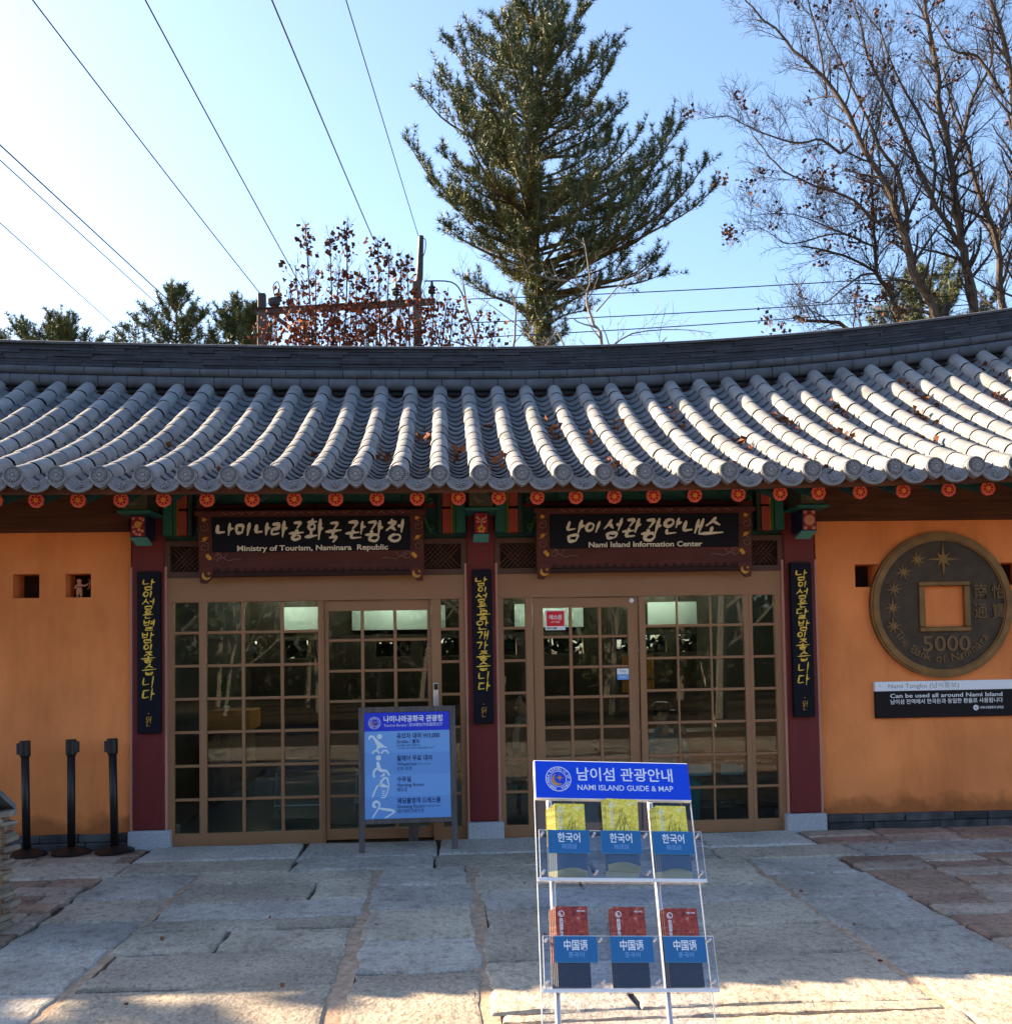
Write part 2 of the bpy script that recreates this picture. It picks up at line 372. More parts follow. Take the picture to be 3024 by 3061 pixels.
# brush-lettered Hangul: each letter is a set of strokes
JAMO = {'ㄱ': [[(.08, .88), (.86, .93), (.74, .5), (.5, .03)]], 'ㄴ': [[(.15, .97), (.12, .14), (.95, .22)]],
 'ㄷ': [[(.08, .9), (.92, .93)], [(.16, .88), (.12, .1), (.95, .16)]], 'ㄹ': [[(.1, .9), (.82, .94), (.75, .55), (.16, .5), (.1, .06), (.97, .13)]],
 'ㅁ': [[(.12, .92), (.2, .08)], [(.12, .9), (.9, .9), (.8, .08)], [(.2, .1), (.82, .13)]],
 'ㅂ': [[(.14, .97), (.2, .06)], [(.84, .97), (.8, .06)], [(.17, .52), (.8, .56)], [(.2, .08), (.8, .1)]],
 'ㅅ': [[(.55, .98), (.36, .5), (.02, .04)], [(.42, .6), (.95, .1)]], 'ㅇ': 'O',
 'ㅈ': [[(.1, .9), (.9, .94), (.4, .45), (.02, .05)], [(.45, .5), (.97, .06)]],
 'ㅊ': [[(.38, 1.08), (.62, .98)], [(.1, .8), (.9, .84), (.4, .42), (.02, .05)], [(.45, .46), (.97, .06)]],
 'ㅎ': [[(.38, 1.05), (.64, .97)], [(.05, .74), (.95, .8)], 'o'],
 'ㅏ': [[(.4, 1.02), (.36, -.04)], [(.4, .5), (1., .56)]], 'ㅣ': [[(.55, 1.02), (.45, -.02)]], 'ㅓ': [[(.65, 1.02), (.6, -.04)], [(0, .55), (.62, .52)]],
 'ㅕ': [[(.65, 1.02), (.6, -.04)], [(0, .68), (.62, .66)], [(0, .4), (.62, .38)]],
 'ㅐ': [[(.25, .98), (.22, 0)], [(.8, 1.02), (.78, -.04)], [(.25, .5), (.8, .52)]],
 'ㅗ': [[(.5, .95), (.48, .2)], [(-.05, .14), (1.05, .24)]], 'ㅜ': [[(-.05, .72), (1.05, .82)], [(.5, .76), (.46, -.1)]], 'ㅡ': [[(-.05, .45), (1.05, .55)]]}
CHO = 'ㄱㄲㄴㄷㄸㄹㅁㅂㅃㅅㅆㅇㅈㅉㅊㅋㅌㅍㅎ'; JUNG = 'ㅏㅐㅑㅒㅓㅔㅕㅖㅗㅘㅙㅚㅛㅜㅝㅞㅟㅠㅡㅢㅣ'
JONG = [''] + list('ㄱㄲㄳㄴㄵㄶㄷㄹㄺㄻㄼㄽㄾㄿㅀㅁㅂㅄㅅㅆㅇㅈㅊㅋㅌㅍㅎ')
def syl_strokes(ch):
    k = ord(ch)-0xAC00; a = CHO[k//588]; v = JUNG[(k % 588)//28]; f = JONG[k % 28]
    if v == 'ㅘ':
        L = [(a, .02, .62, .56, 1), ('ㅗ', 0, .68, .30, .56), ('ㅏ', .66, 1, .28, 1)]
        if not f: L = [(a, .02, .62, .5, 1), ('ㅗ', 0, .66, .1, .48), ('ㅏ', .66, 1, 0, 1)]
    elif v == 'ㅝ': L = [(a, .02, .6, .62, 1), ('ㅜ', 0, .66, .32, .6), ('ㅓ', .62, 1, .3, 1)]
    elif v in 'ㅗㅜㅡ':
        L = [(a, .15, .85, .62, 1), (v, 0, 1, .34, .62)] if f else [(a, .15, .85, .5, 1), (v, 0, 1, .02, .48)]
    else:
        L = [(a, 0, .56, .48, 1), (v, .6, 1, .4, 1)] if f else [(a, 0, .56, .12, .92), (v, .6, 1, 0, 1)]
    if f: L.append((f, .18, .88, 0, .34 if v not in 'ㅗㅜㅡ' else .28))
    out = []
    for j, x0, x1, y0, y1 in L:
        st = JAMO[j]
        if st == 'O': st = ['O']
        for s_ in st:
            if s_ == 'O': s_ = [(.5+.42*math.cos(t), .5+.44*math.sin(t)) for t in (math.pi/2+2*math.pi*i/12 for i in range(13))]
            elif s_ == 'o': s_ = [(.5+.3*math.cos(t), .3+.28*math.sin(t)) for t in (math.pi/2+2*math.pi*i/12 for i in range(13))]
            out.append([(x0+(x1-x0)*p[0], y0+(y1-y0)*p[1]) for p in s_])
    return out
def ribbon(mb, pts, w, y, th, T=None):
    P = []
    for i in range(len(pts)-1):
        a, b = pts[i], pts[i+1]
        for k in range(4): P.append((a[0]+(b[0]-a[0])*k/4, a[1]+(b[1]-a[1])*k/4))
    P.append(pts[-1]); n = len(P)
    for _ in range(1): P = [P[0]]+[((P[i-1][0]+2*P[i][0]+P[i+1][0])/4, (P[i-1][1]+2*P[i][1]+P[i+1][1])/4) for i in range(1, n-1)]+[P[-1]]
    L, Rr = [], []
    for i in range(n):
        a, b = P[max(i-1, 0)], P[min(i+1, n-1)]
        dx, dy = b[0]-a[0], b[1]-a[1]; l = math.hypot(dx, dy) or 1
        t = i/(n-1); ww = w*(.55+.45*math.sin(math.pi*min(1, t*1.15+.15)))*random.uniform(.9, 1.1)
        if i in (0, n-1): ww *= .6
        L.append((P[i][0]-dy/l*ww/2, P[i][1]+dx/l*ww/2)); Rr.append((P[i][0]+dy/l*ww/2, P[i][1]-dx/l*ww/2))
    vs = [Vector((p[0], y, p[1])) for p in L]+[Vector((p[0], y, p[1])) for p in Rr]+[Vector((p[0], y+th, p[1])) for p in L]+[Vector((p[0], y+th, p[1])) for p in Rr]
    if T: vs = [T @ p for p in vs]
    fs = []
    for i in range(n-1): fs += [(i, n+i, n+i+1, i+1), (i, i+1, 2*n+i+1, 2*n+i), (n+i+1, n+i, 3*n+i, 3*n+i+1)]
    fs += [(0, 2*n, 3*n, n), (n-1, 2*n-1, 4*n-1, 3*n-1)]
    mb.add(vs, fs)
def brush(mb, ch, x, z, w, h, sw, y, th=.006, slant=.0, T=None):
    for i, st in enumerate(syl_strokes(ch)):
        j = [(x+(p[0]+random.uniform(-.02, .02))*w+slant*(p[1]-.5)*h, z+(p[1]+random.uniform(-.02, .02))*h+.05*h*(p[0]-.5)) for p in st]
        ribbon(mb, j, sw*random.uniform(.85, 1.15), y-.0004*i, th, T)
def star8(c, r1, r2, r0, rot=0):
    P = []
    for k in range(16):
        a = math.pi/2+rot+k*math.pi/8; r = r0 if k % 2 else (r1 if k % 4 == 0 else r2)
        P.append((c[0]+r*math.cos(a), c[1]+r*math.sin(a)))
    return P
def disc(c, r, n=32, a0=0, a1=2*math.pi): return [(c[0]+r*math.cos(a0+(a1-a0)*k/n), c[1]+r*math.sin(a0+(a1-a0)*k/n)) for k in range(n)]
def ringpoly(mb, c, r0, r1, y0, y1, n=40, T=None, a0=0, a1=2*math.pi):
    full = abs(a1-a0) > 6.28
    for k in range(n):
        t0, t1 = a0+(a1-a0)*k/n, a0+(a1-a0)*(k+1)/n
        q = [(c[0]+r*math.cos(t), c[1]+r*math.sin(t)) for r, t in ((r0, t0), (r1, t0), (r1, t1), (r0, t1))]
        vs = [Vector((p[0], y0, p[1])) for p in q]+[Vector((p[0], y1, p[1])) for p in q]
        if T: vs = [T @ v for v in vs]
        fs = [(0, 1, 2, 3), (1, 5, 6, 2), (0, 3, 7, 4)]
        if not full and k == 0: fs.append((0, 4, 5, 1))
        if not full and k == n-1: fs.append((3, 2, 6, 7))
        mb.add(vs, fs)
def crescent(c, r, ang, th=.5, n=14):
    P = []
    for k in range(n+1):
        t = ang+math.pi*(-.62+1.24*k/n); P.append((c[0]+r*math.cos(t), c[1]+r*math.sin(t)))
    cx, cy = c[0]-th*r*math.cos(ang), c[1]-th*r*math.sin(ang); e0, e1 = P[-1], P[0]
    R2 = math.hypot(e0[0]-cx, e0[1]-cy); b0 = math.atan2(e0[1]-cy, e0[0]-cx); b1 = math.atan2(e1[1]-cy, e1[0]-cx)
    while b1 > b0: b1 -= 2*math.pi
    return P+[(cx+R2*math.cos(b0+(b1-b0)*k/n), cy+R2*math.sin(b0+(b1-b0)*k/n)) for k in range(1, n)]

# ------------------------------------------------------------------ ground and paving
mb = MB(); mb.add([(-700, -700, -.1), (700, -700, -.1), (700, 900, -.1), (-700, 900, -.1)], [(0, 1, 2, 3)])
struct(mb.build('ground', 'earth'))
mb = MB(); mb.box(-14, 9, -12.2, .3, -.09, -.042); struct(mb.build('paving_bed', 'joint')); mb = MB()
for q in ((-2.15, -2.07), (-.86, -.755), (-.165, -.07), (1.85, 1.95)): mb.box(q[0], q[1], -8.4, -1.08, -.041, -.010)
struct(mb.build('sandy_joints', 'mortar'))

def slab(mb, x0, x1, y0, y1, jit=.018, top=0.0, gap=.006, skew=None):
    """one hewn stone: wavy outline, rounded shoulder, slightly uneven top"""
    x0 += gap; x1 -= gap; y0 += gap+.007; y1 -= gap+.007
    P = []
    def edge(a, b):
        L = math.hypot(b[0]-a[0], b[1]-a[1]); n = max(2, int(L/.065))
        ph = random.uniform(0, 6.3); am = random.uniform(.2, .8)*jit
        for i in range(n):
            t = i/n; w = am*math.sin(ph+t*random.uniform(4.5, 5.5)*1.2)+random.uniform(-1, 1)*jit*.55
            if i == 0: w *= .3
            dx, dy = (b[0]-a[0])/L, (b[1]-a[1])/L
            P.append((a[0]+(b[0]-a[0])*t+dy*w, a[1]+(b[1]-a[1])*t-dx*w))
    q = random.uniform(-.012, .012)
    c = [(x0, y0+q), (x1, y0-q), (x1+random.uniform(-.02, .005), y1+q), (x0+random.uniform(-.005, .02), y1-q)]
    for i in range(4): edge(c[i], c[(i+1) % 4])
    n = len(P); cx = sum(p[0] for p in P)/n; cy = sum(p[1] for p in P)/n
    tl = top+random.uniform(-.004, .004); gx, gy = random.uniform(-.004, .004), random.uniform(-.004, .004)
    def ring(ins, z):
        o = []
        for p in P:
            d = math.hypot(p[0]-cx, p[1]-cy); k = max(0, (d-ins)/d)
            X, Y = cx+(p[0]-cx)*k, cy+(p[1]-cy)*k; o.append((X, Y, z+gx*(X-cx)+gy*(Y-cy)+(random.uniform(-.0015, .0015) if ins else 0)))
        return o
    rs = [ring(0, tl-.075), ring(0, tl-.016), ring(.012, tl-.003), ring(.03, tl)]
    vs = sum(rs, []); fs = []
    for i in range(3): fs += [(i*n+k, i*n+(k+1) % n, (i+1)*n+(k+1) % n, (i+1)*n+k) for k in range(n)]
    fs.append(tuple(range(3*n, 4*n)))
    mb.add(vs, fs)
mb = MB()
def col_slabs(xa, xb, ys, mats, jx=0, splits=()):
    for i in range(len(ys)-1):
        mb.cur = mats[i % len(mats)]
        sp = [s for j, s in splits if j == i]
        xs = [xa+random.uniform(-jx, jx)]+sp+[xb+random.uniform(-jx, jx)]
        for k in range(len(xs)-1): slab(mb, xs[k], xs[k+1], ys[i+1], ys[i])
# strip along the doors, long slabs in front of it, then lengthwise courses (metres from the column fronts)
mb.cur = 3
x = -2.72
for w in (1.25, 1.1, .95, 1.2, .87): slab(mb, x, x+w, -.60, -.01, .006, gap=.004); x += w
mb.cur = 1
x = -4.7
for w, c in ((1.05, 1), (.95, 0), (1.25, 0), (1.05, 1), (.95, 0), (1.2, 1), (1.1, 0), (1.3, 1), (1.0, 0)):
    mb.cur = c; slab(mb, x, x+w, -1.07, -.62, .012); x += w
col_slabs(-2.735, -2.112, [-1.08, -1.74, -2.32, -2.9, -3.6, -4.3, -5.0, -5.8, -6.6], [1, 0, 1, 1], .02)
col_slabs(-2.103, -.822, [-1.08, -1.40, -1.93, -2.36, -2.60, -3.02, -3.60, -4.35, -5.05, -5.8, -6.6], [2, 0, 1, 2, 0, 2, 2, 0], .03, ((1, -1.2), (4, -1.55)))
col_slabs(-.795, -.132, [-1.08, -1.6, -2.22, -2.88, -3.46, -4.25, -5.0, -5.8, -6.6], [1, 1, 0, 1, 2, 0], .025)
col_slabs(-.098, 1.892, [-1.08, -1.44, -1.88, -2.31, -2.82, -3.37, -4.1, -4.22, -5.0, -5.8, -6.6], [0, 0, 1, 2, 2, 0, 0, 2], .025, ((0, .75), (1, .6), (3, .4), (4, 1.0), (5, .55), (8, .9)))
col_slabs(1.912, 2.612, [-1.08, -1.60, -2.27, -2.95, -3.75, -4.5, -5.3, -6.2], [1, 1, 1, 1, 0], .02)
struct(mb.build('stone_pavement', ['slabA', 'slabB', 'slabC', 'thr'], smooth=False))
mb = MB()
def pavers(x0, x1, y0, y1, w, d):
    y = y1; r = 0
    while y > y0:
        x = x0-(w/2 if r % 2 else 0)
        while x < x1:
            ww = w*random.uniform(.85, 1.15)
            a, b = max(x, x0), min(x+ww, x1)
            mb.cur = 0 if random.random() < .6 else 1
            if b-a > .08: slab(mb, a, b, max(y-d, y0), y, .006, -.004, .006)
            x += ww
        y -= d
pavers(2.62, 6.5, -6.6, -1.08, .5, .235); pavers(2.68, 6.5, -.60, -.02, .6, .29)
pavers(-6.5, -2.76, -6.6, -1.08, .5, .235); pavers(-6.5, -2.74, -.60, -.02, .6, .29)
struct(mb.build('brown_pavement', ['paver', 'paver2']))
mb = MB()
y = -6.65
while y > -8.4:
    x = -9.0
    while x < 9:
        w = random.uniform(.8, 1.5); mb.cur = random.choice((0, 0, 1, 2)); slab(mb, x, x+w, y-.6, y); x += w
    y -= .61
struct(mb.build('courtyard_pavement', ['slabA', 'slabB', 'slabC']))

# ------------------------------------------------------------------ the tourist office
XL, XR = -13.0, 6.9  # left end lengthened out of view so the roof shades the paving
bld = thing('tourist_office', 'long orange tourist office with grey Korean tiled roof, red columns and two glazed door bays', 'building')

def wall_with_niches(name, x0, x1, niches, z0=.108, z1=2.66, yf=.06, yb=.30):
    m = MB(); zs = (2.075, 2.275); xs = [x0]
    m.box(x0, x1, yf, yb, z0, zs[0]); m.box(x0, x1, yf, yb, zs[1], z1)
    e = [x0]+[v for n_ in niches for v in n_]+[x1]
    for i in range(0, len(e), 2): m.box(e[i], e[i+1], yf, yb, *zs)
    w = m.build(name, 'plaster', bld)
    for a, b in niches:
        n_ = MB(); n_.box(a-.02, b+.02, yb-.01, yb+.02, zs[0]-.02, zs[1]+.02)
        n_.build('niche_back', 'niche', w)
    return w
wl = wall_with_niches('wall', XL, -2.92, [(-4.75, -4.54), (-4.31, -4.10), (-3.884, -3.669), (-3.457, -3.248)])
wr = wall_with_niches('wall', 2.94, XR, [(3.288, 3.50), (4.60, 4.82), (5.3, 5.5)])
for w, x0, x1 in ((wl, XL, -2.93), (wr, 2.95, XR)):
    m = MB(); x = x0
    while x < x1:                                              # two courses of dark stone under the plaster
        ww = min(random.uniform(.25, .5), x1-x); m.bbox(x+.004, x+ww-.004, -.005+random.uniform(-.01, .01), .3, .05, .112+random.uniform(-.008, .004), .006); x += ww
    x = x0
    while x < x1:
        ww = min(random.uniform(.3, .6), x1-x); m.bbox(x+.004, x+ww-.004, -.02+random.uniform(-.01, .01), .3, -.06, .046, .006); x += ww
    m.build('stone_base', 'basestone', w)
# side, back, inside of the building
m = MB(); m.box(XL-.2, XL, .06, 4.7, -.05, 2.8); m.build('side_wall', 'plaster', bld)
m = MB(); m.box(XR, XR+.2, .06, 4.7, -.05, 2.8); m.build('side_wall', 'plaster', bld)
m = MB()                                                      # back wall with a row of slot windows
slots = [(-5.2, -4.3), (-3.75, -3.42), (-3.2, -2.72), (-2.36, -1.88), (-1.2, -.75), (-.6, -.1), (.2, .62), (.9, 1.5), (1.9, 2.6), (2.75, 3.3), (3.8, 4.6)]
m.box(XL, XR, 4.6, 4.72, -.05, 1.50); m.box(XL, XR, 4.6, 4.72, 1.73, 2.8); e = [XL]+[v for s_ in slots for v in s_]+[XR]
for i in range(0, len(e), 2): m.box(e[i], e[i+1], 4.6, 4.72, 1.50, 1.73)
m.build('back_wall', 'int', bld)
m = MB()
for a, b in ((-4.4, -2.95), (-2.40, -1.9), (-1.5, -.3), (.6, 1.5), (2.35, 3.1)): m.box(a, b, 4.56, 4.597, 1.85, 2.16)
m.build('white_wall_panel', 'intw', bld)
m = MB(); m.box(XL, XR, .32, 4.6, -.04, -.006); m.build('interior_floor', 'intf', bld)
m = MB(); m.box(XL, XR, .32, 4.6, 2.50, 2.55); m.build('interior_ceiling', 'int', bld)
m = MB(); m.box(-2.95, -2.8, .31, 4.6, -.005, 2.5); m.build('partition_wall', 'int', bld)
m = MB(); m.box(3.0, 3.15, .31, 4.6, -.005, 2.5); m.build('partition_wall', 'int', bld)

# columns
def petals(mb, c, r, n, y, T=None, w=.5, th=.012, inner=.25):
    for k in range(n):
        a = 2*math.pi*k/n+.2; d = (math.cos(a), math.sin(a))
        pts = []
        for i in range(9):
            t = 2*math.pi*i/9; u = .5+.5*math.cos(t); v = w*math.sin(t)*.5
            rr = r*(inner+(1-inner)*u)
            pts.append((c[0]+d[0]*rr-d[1]*v*r, c[1]+d[1]*rr+d[0]*v*r))
        mb.prism(pts, y-th, y, T)
def column(x0, x1, plx, kind):
    xc = (x0+x1)/2
    m = MB(); m.bbox(x0, x1, 0, .26, .135, 2.98, .012)
    c = m.build('column', 'maroon', bld)
    m = MB(); m.bbox(plx[0], plx[1], -.045, .30, -.03, .135, .01); m.build('plinth', 'granite', c)
    m = MB()
    for s_ in (-1, 1): m.box(xc+s_*(x1-x0)/2-.009+s_*.010, xc+s_*(x1-x0)/2+.009+s_*.010, .012, .05, -.01+.14, 2.32)
    m.build('trim_strip', 'trim', c)
    bx0, bx1 = xc-.10, xc+.10
    m = MB(); m.bbox(bx0, bx1, -.36, .02, 2.745, 2.97, .006); m.build('bracket_block', 'olive', c)
    m = MB(); T = Matrix.Translation((xc, -.362, 2.845))       # crescent and star carved on its face
    for q in ((-.09, .09, -.085, -.078), (-.09, .09, .078, .085)): m.box(q[0], q[1], -.004, 0, q[2], q[3], T)
    for q in ((-.09, -.083), (.083, .09)): m.box(q[0], q[1], -.004, 0, -.078, .078, T)
    m.prism(crescent((-.012, -.01), .055, R(235), .55), -.006, 0, T); m.prism(star8((.022, .022), .05, .034, .012), -.006, 0, T)
    m.build('bracket_carving', mat_carv, c)
    m = MB(); m.bbox(bx0-.035, bx1+.035, -.385, -.02, 2.722, 2.745, .004); m.build('bracket_shelf', 'teal', c)
    m = MB(); m.bbox(xc-.062, xc+.062, -.27, 0, 2.535, 2.72, .004); m.build('bracket_nose', 'navy', c)
    m = MB(); T = Matrix.Translation((xc, 0, 0))
    m.add([T @ Vector(p) for p in ((-.064, -.272, 2.534), (.064, -.272, 2.534), (.064, -.10, 2.485), (-.064, -.10, 2.485), (-.064, -.26, 2.545), (.064, -.26, 2.545), (.064, -.10, 2.500), (-.064, -.10, 2.500))],
          [(0, 1, 5, 4), (0, 3, 2, 1), (4, 5, 6, 7), (0, 4, 7, 3), (1, 2, 6, 5), (2, 3, 7, 6)]); m.build('bracket_underside', 'teallt', c)
    m = MB(); m.box(xc-.052, xc+.052, -.274, -.269, 2.548, 2.708); m.build('painted_panel', 'red', c)
    m = MB(); T = Matrix.Translation((xc, -.2745, 2.628))
    if kind == 0:                                             # ringed planet among small blossoms
        m.cur = 1; m.prism(disc((0, .012), .028, 16), -.006, 0, T)
        m.cur = 0; ringT = T @ Matrix.Rotation(R(-28), 4, 'Y') @ Matrix.Diagonal((1, 1, .3, 1)); ringpoly(m, (0, .03), .034, .046, -.008, -.001, 20, ringT)
        for q in ((-.034, .06), (.02, .062), (.042, .05), (-.03, -.045), (.036, -.04), (.01, -.03), (-.012, -.065), (.014, -.07)): m.prism(disc(q, random.uniform(.008, .016), 8), -.004, 0, T)
    elif kind == 1:                                           # dragonfly and blossom
        m.cur = 0; m.prism([(-.004, -.02), (.004, -.02), (.012, .04), (.004, .044)], -.006, 0, T)
        for q in (((0, .02), (.045, .06), (.04, .035)), ((0, .01), (.048, .02), (.03, 0)), ((0, .02), (-.038, .062), (-.042, .04)), ((0, .012), (-.045, .02), (-.03, .004))): m.prism(q, -.005, 0, T)
        m.cur = 1; petals(m, (0, -.05), .034, 5, 0, T, .8, .006)
    else:                                                     # large chrysanthemum
        m.cur = 0; petals(m, (0, 0), .05, 14, 0, T, .3, .006)
        for q in ((-.035, .066), (.035, .066), (-.035, -.066), (.035, -.066)): petals(m, q, .016, 5, 0, T, .9, .005)
        m.cur = 1; m.prism(disc((0, 0), .013, 12), -.009, 0, T)
    m.build('panel_painting', ['pinkish', 'ochre'], c)
    for s_ in (-1, 1):                                        # painted wing boards either side
        if kind == 0 and s_ == -1 or kind == 2 and s_ == 1: continue
        xe = x1 if s_ > 0 else x0
        def fin(a, b, y, z0, z1, k, nm):
            f = MB(); lo, hi = sorted((xe+s_*a, xe+s_*b)); f.bbox(lo, hi, y, .05, z0, z1, .003); f.build(nm, k, c)
        fin(.004, .082, -.06, 2.577, 2.96, 'teal', 'wing_board'); fin(.084, .112, -.035, 2.575, 2.95, 'green', 'wing_board')
        fin(.114, .122, -.038, 2.575, 2.95, 'ochre', 'wing_board'); fin(.124, .20, -.05, 2.575, 2.78, 'redor', 'wing_board'); fin(.124, .20, -.045, 2.80, 2.95, 'redor', 'wing_board')
        fin(.204, .226, -.035, 2.575, 2.95, 'dkgreen', 'wing_board'); fin(.228, .236, -.038, 2.575, 2.95, 'olive', 'wing_board')
        f = MB()                                              # curling cloud bracket
        for k in range(5):
            cx, cz, r = xe+s_*(.30+.06*(k % 3)), 2.62+.075*k, .035
            f.tube([(cx+s_*r*(1-.1*i)*math.cos(i*.7), -.03, cz+r*(1-.1*i)*math.sin(i*.7)) for i in range(9)], .007, 5)
        f.tube([(xe+s_*.30, -.028, 2.58), (xe+s_*.35, -.028, 2.70), (xe+s_*.42, -.028, 2.80), (xe+s_*.33, -.028, 2.90), (xe+s_*.30, -.028, 2.96)], .012, 5)
        f.build('cloud_scroll', 'green', c)
    return c
mat_carv = mat('carved_olive_pale', (.11, .10, .06), rough=.6); K['carv'] = mat_carv  # paler olive for the raised carving
column(-2.895, -2.63, (-2.92, -2.58), 0); column(-.106, .136, (-.128, .176), 1); column(2.636, 2.91, (2.592, 2.94), 2)

# beams
m = MB(); m.bbox(XL, -2.90, .0, .3, 2.62, 2.99, .02); m.build('eave_beam', 'beam', bld)
m = MB(); m.bbox(2.915, XR, .0, .3, 2.655, 2.99, .02); m.build('eave_beam', 'beam', bld)
for a, b in ((-2.63, -.106), (.136, 2.636)):
    m = MB(); m.box(a, b, .06, .26, 2.535, 2.99); m.build('painted_beam', 'dkgreen', bld)
    m = MB(); m.bbox(a+.25, b-.25, .02, .06, 2.80, 2.84, .004); m.build('beam_moulding', 'maroon', bld)
    m = MB(); m.bbox(a+.55, b-.55, .03, .06, 2.86, 2.95, .004); m.build('beam_board', mat('deep_teal_paint', (.012, .075, .062), rough=.6) if a < 0 else bpy.data.materials['deep_teal_paint'], bld)
    # lattice transom behind the name boards
    fr = MB()
    for q in ((a, b, 2.49, 2.535), (a, b, 2.225, 2.275), (a, a+.045, 2.275, 2.49), (b-.045, b, 2.275, 2.49)): fr.box(q[0], q[1], .02, .07, q[2], q[3])
    fo = fr.build('transom', mat('transom_brown', (.095, .045, .03), rough=.6) if a < 0 else bpy.data.materials['transom_brown'], bld)
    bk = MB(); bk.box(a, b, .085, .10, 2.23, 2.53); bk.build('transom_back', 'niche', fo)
    la = MB(); x = a-.2
    while x < b:
        for s_ in (0, 1):
            p = [(x, 2.28), (x+.21, 2.49)] if s_ == 0 else [(x+.21, 2.28), (x, 2.49)]
            q = []
            for (px, pz) in p: q.append((px, pz))
            (xa, za), (xb, zb) = q
            if xa < a or xb > b or xb < a or xa > b: continue
            la.tube([(xa, .055+.008*s_, za), (xb, .055+.008*s_, zb)], .0075, 4)
        x += .042
    la.build('lattice', 'transom_l', fo) if 'transom_l' in K else la.build('lattice', bpy.data.materials['transom_brown'], fo)
    m = MB(); m.box(a, b, .03, .12, 2.022, 2.225); m.build('header_panel', 'frame', bld)

# glazing -----------------------------------------------------------------
def glazing(name, x0, x1, z0, z1, gx, gz, y=.04, depth=.05, sill=None, mun=.012):
    """frame around a grid of panes; gx = [(left, right) of each pane column], gz = heights of the muntin centre lines incl. ends"""
    m = MB(); a, b = gx[0][0], gx[-1][1]; zb, zt = gz[-1], gz[0]
    m.box(x0, a, y, y+depth, z0, z1); m.box(b, x1, y, y+depth, z0, z1)
    m.box(a, b, y, y+depth, zt, z1); m.box(a, b, y, y+depth, z0, zb)
    f = m.build(name, 'frame', bld)
    m = MB()
    for i in range(len(gx)-1): m.bbox(gx[i][1], gx[i+1][0], y+.008, y+depth-.008, zb, zt, .004)
    if len(gx) == 1:
        for q in ((a, a+.005), (b-.005, b)): m.box(q[0], q[1], y+.009, y+depth-.009, zb, zt)
    for zc in gz[1:-1]:
        for p in gx: m.bbox(p[0], p[1], y+.008, y+depth-.008, zc-mun, zc+mun, .004)
    m.build('muntins', 'frame', f)
    g = MB(); g.box(a-.004, b+.004, y+.022, y+.028, zb-.004, zt+.004); g.build('pane', 'glass', f)
    return f
G7 = [2.03, 1.763, 1.485, 1.208, .930, .649, .370, .092]
D7 = [1.931, 1.681, 1.42, 1.163, .905, .64, .365, .09]
glazing('window', -2.62, -2.325, -.015, 2.022, [(-2.565, -2.353)], [v if i else 2.018 for i, v in enumerate(G7)])
glazing('window', -2.325, -1.337, -.015, 2.022, [(-2.294, -2.006), (-1.979, -1.683), (-1.656, -1.367)], [v if i else 2.018 for i, v in enumerate(G7)])
sd = glazing('sliding_door', -1.315, -.415, .004, 2.016, [(-1.283, -1.012), (-.985, -.735), (-.708, -.447)], D7, y=.075)
m = MB(); m.box(-1.337, -1.318, .045, .13, -.015, 2.022); m.box(-.412, -.345, .04, .10, -.015, 2.022); m.build('door_jamb', 'frame', bld)
glazing('window', -.345, -.118, -.015, 2.022, [(-.335, -.172)], [v if i else 2.018 for i, v in enumerate(G7)])
m = MB(); m.bbox(-.402, -.357, .022, .045, 1.11, 1.31, .004); h = m.build('handle', 'alu', sd)
m = MB(); m.bbox(-.397, -.362, .018, .024, 1.25, 1.30, .002); m.build('lock_pad', 'black', h)
glazing('window', .15, .43, -.015, 2.022, [(.198, .392)], [v if i else 2.018 for i, v in enumerate(G7)])
m = MB(); m.box(.43, .452, .04, .10, -.015, 2.022); m.box(1.372, 1.40, .04, .10, -.015, 2.022); m.build('door_jamb', 'frame', bld)
dr = glazing('swing_door', .460, 1.362, .01, 2.014, [(.545, .768), (.794, 1.022), (1.047, 1.277)], D7, y=.062)
m = MB(); T = Matrix.Translation((1.31, .06, 1.985)) @ Matrix.Rotation(R(90), 4, 'X'); m.lathe([(.020, 0), (.020, .008), (.008, .012)], (0, 0, 0), 14, T); m.build('door_sensor', 'white', dr)
glazing('window', 1.40, 2.328, -.015, 2.022, [(1.425, 1.697), (1.714, 1.989), (2.005, 2.285)], [v if i else 2.018 for i, v in enumerate(G7)])
glazing('window', 2.33, 2.627, -.015, 2.022, [(2.359, 2.559)], [v if i else 2.018 for i, v in enumerate(G7)])

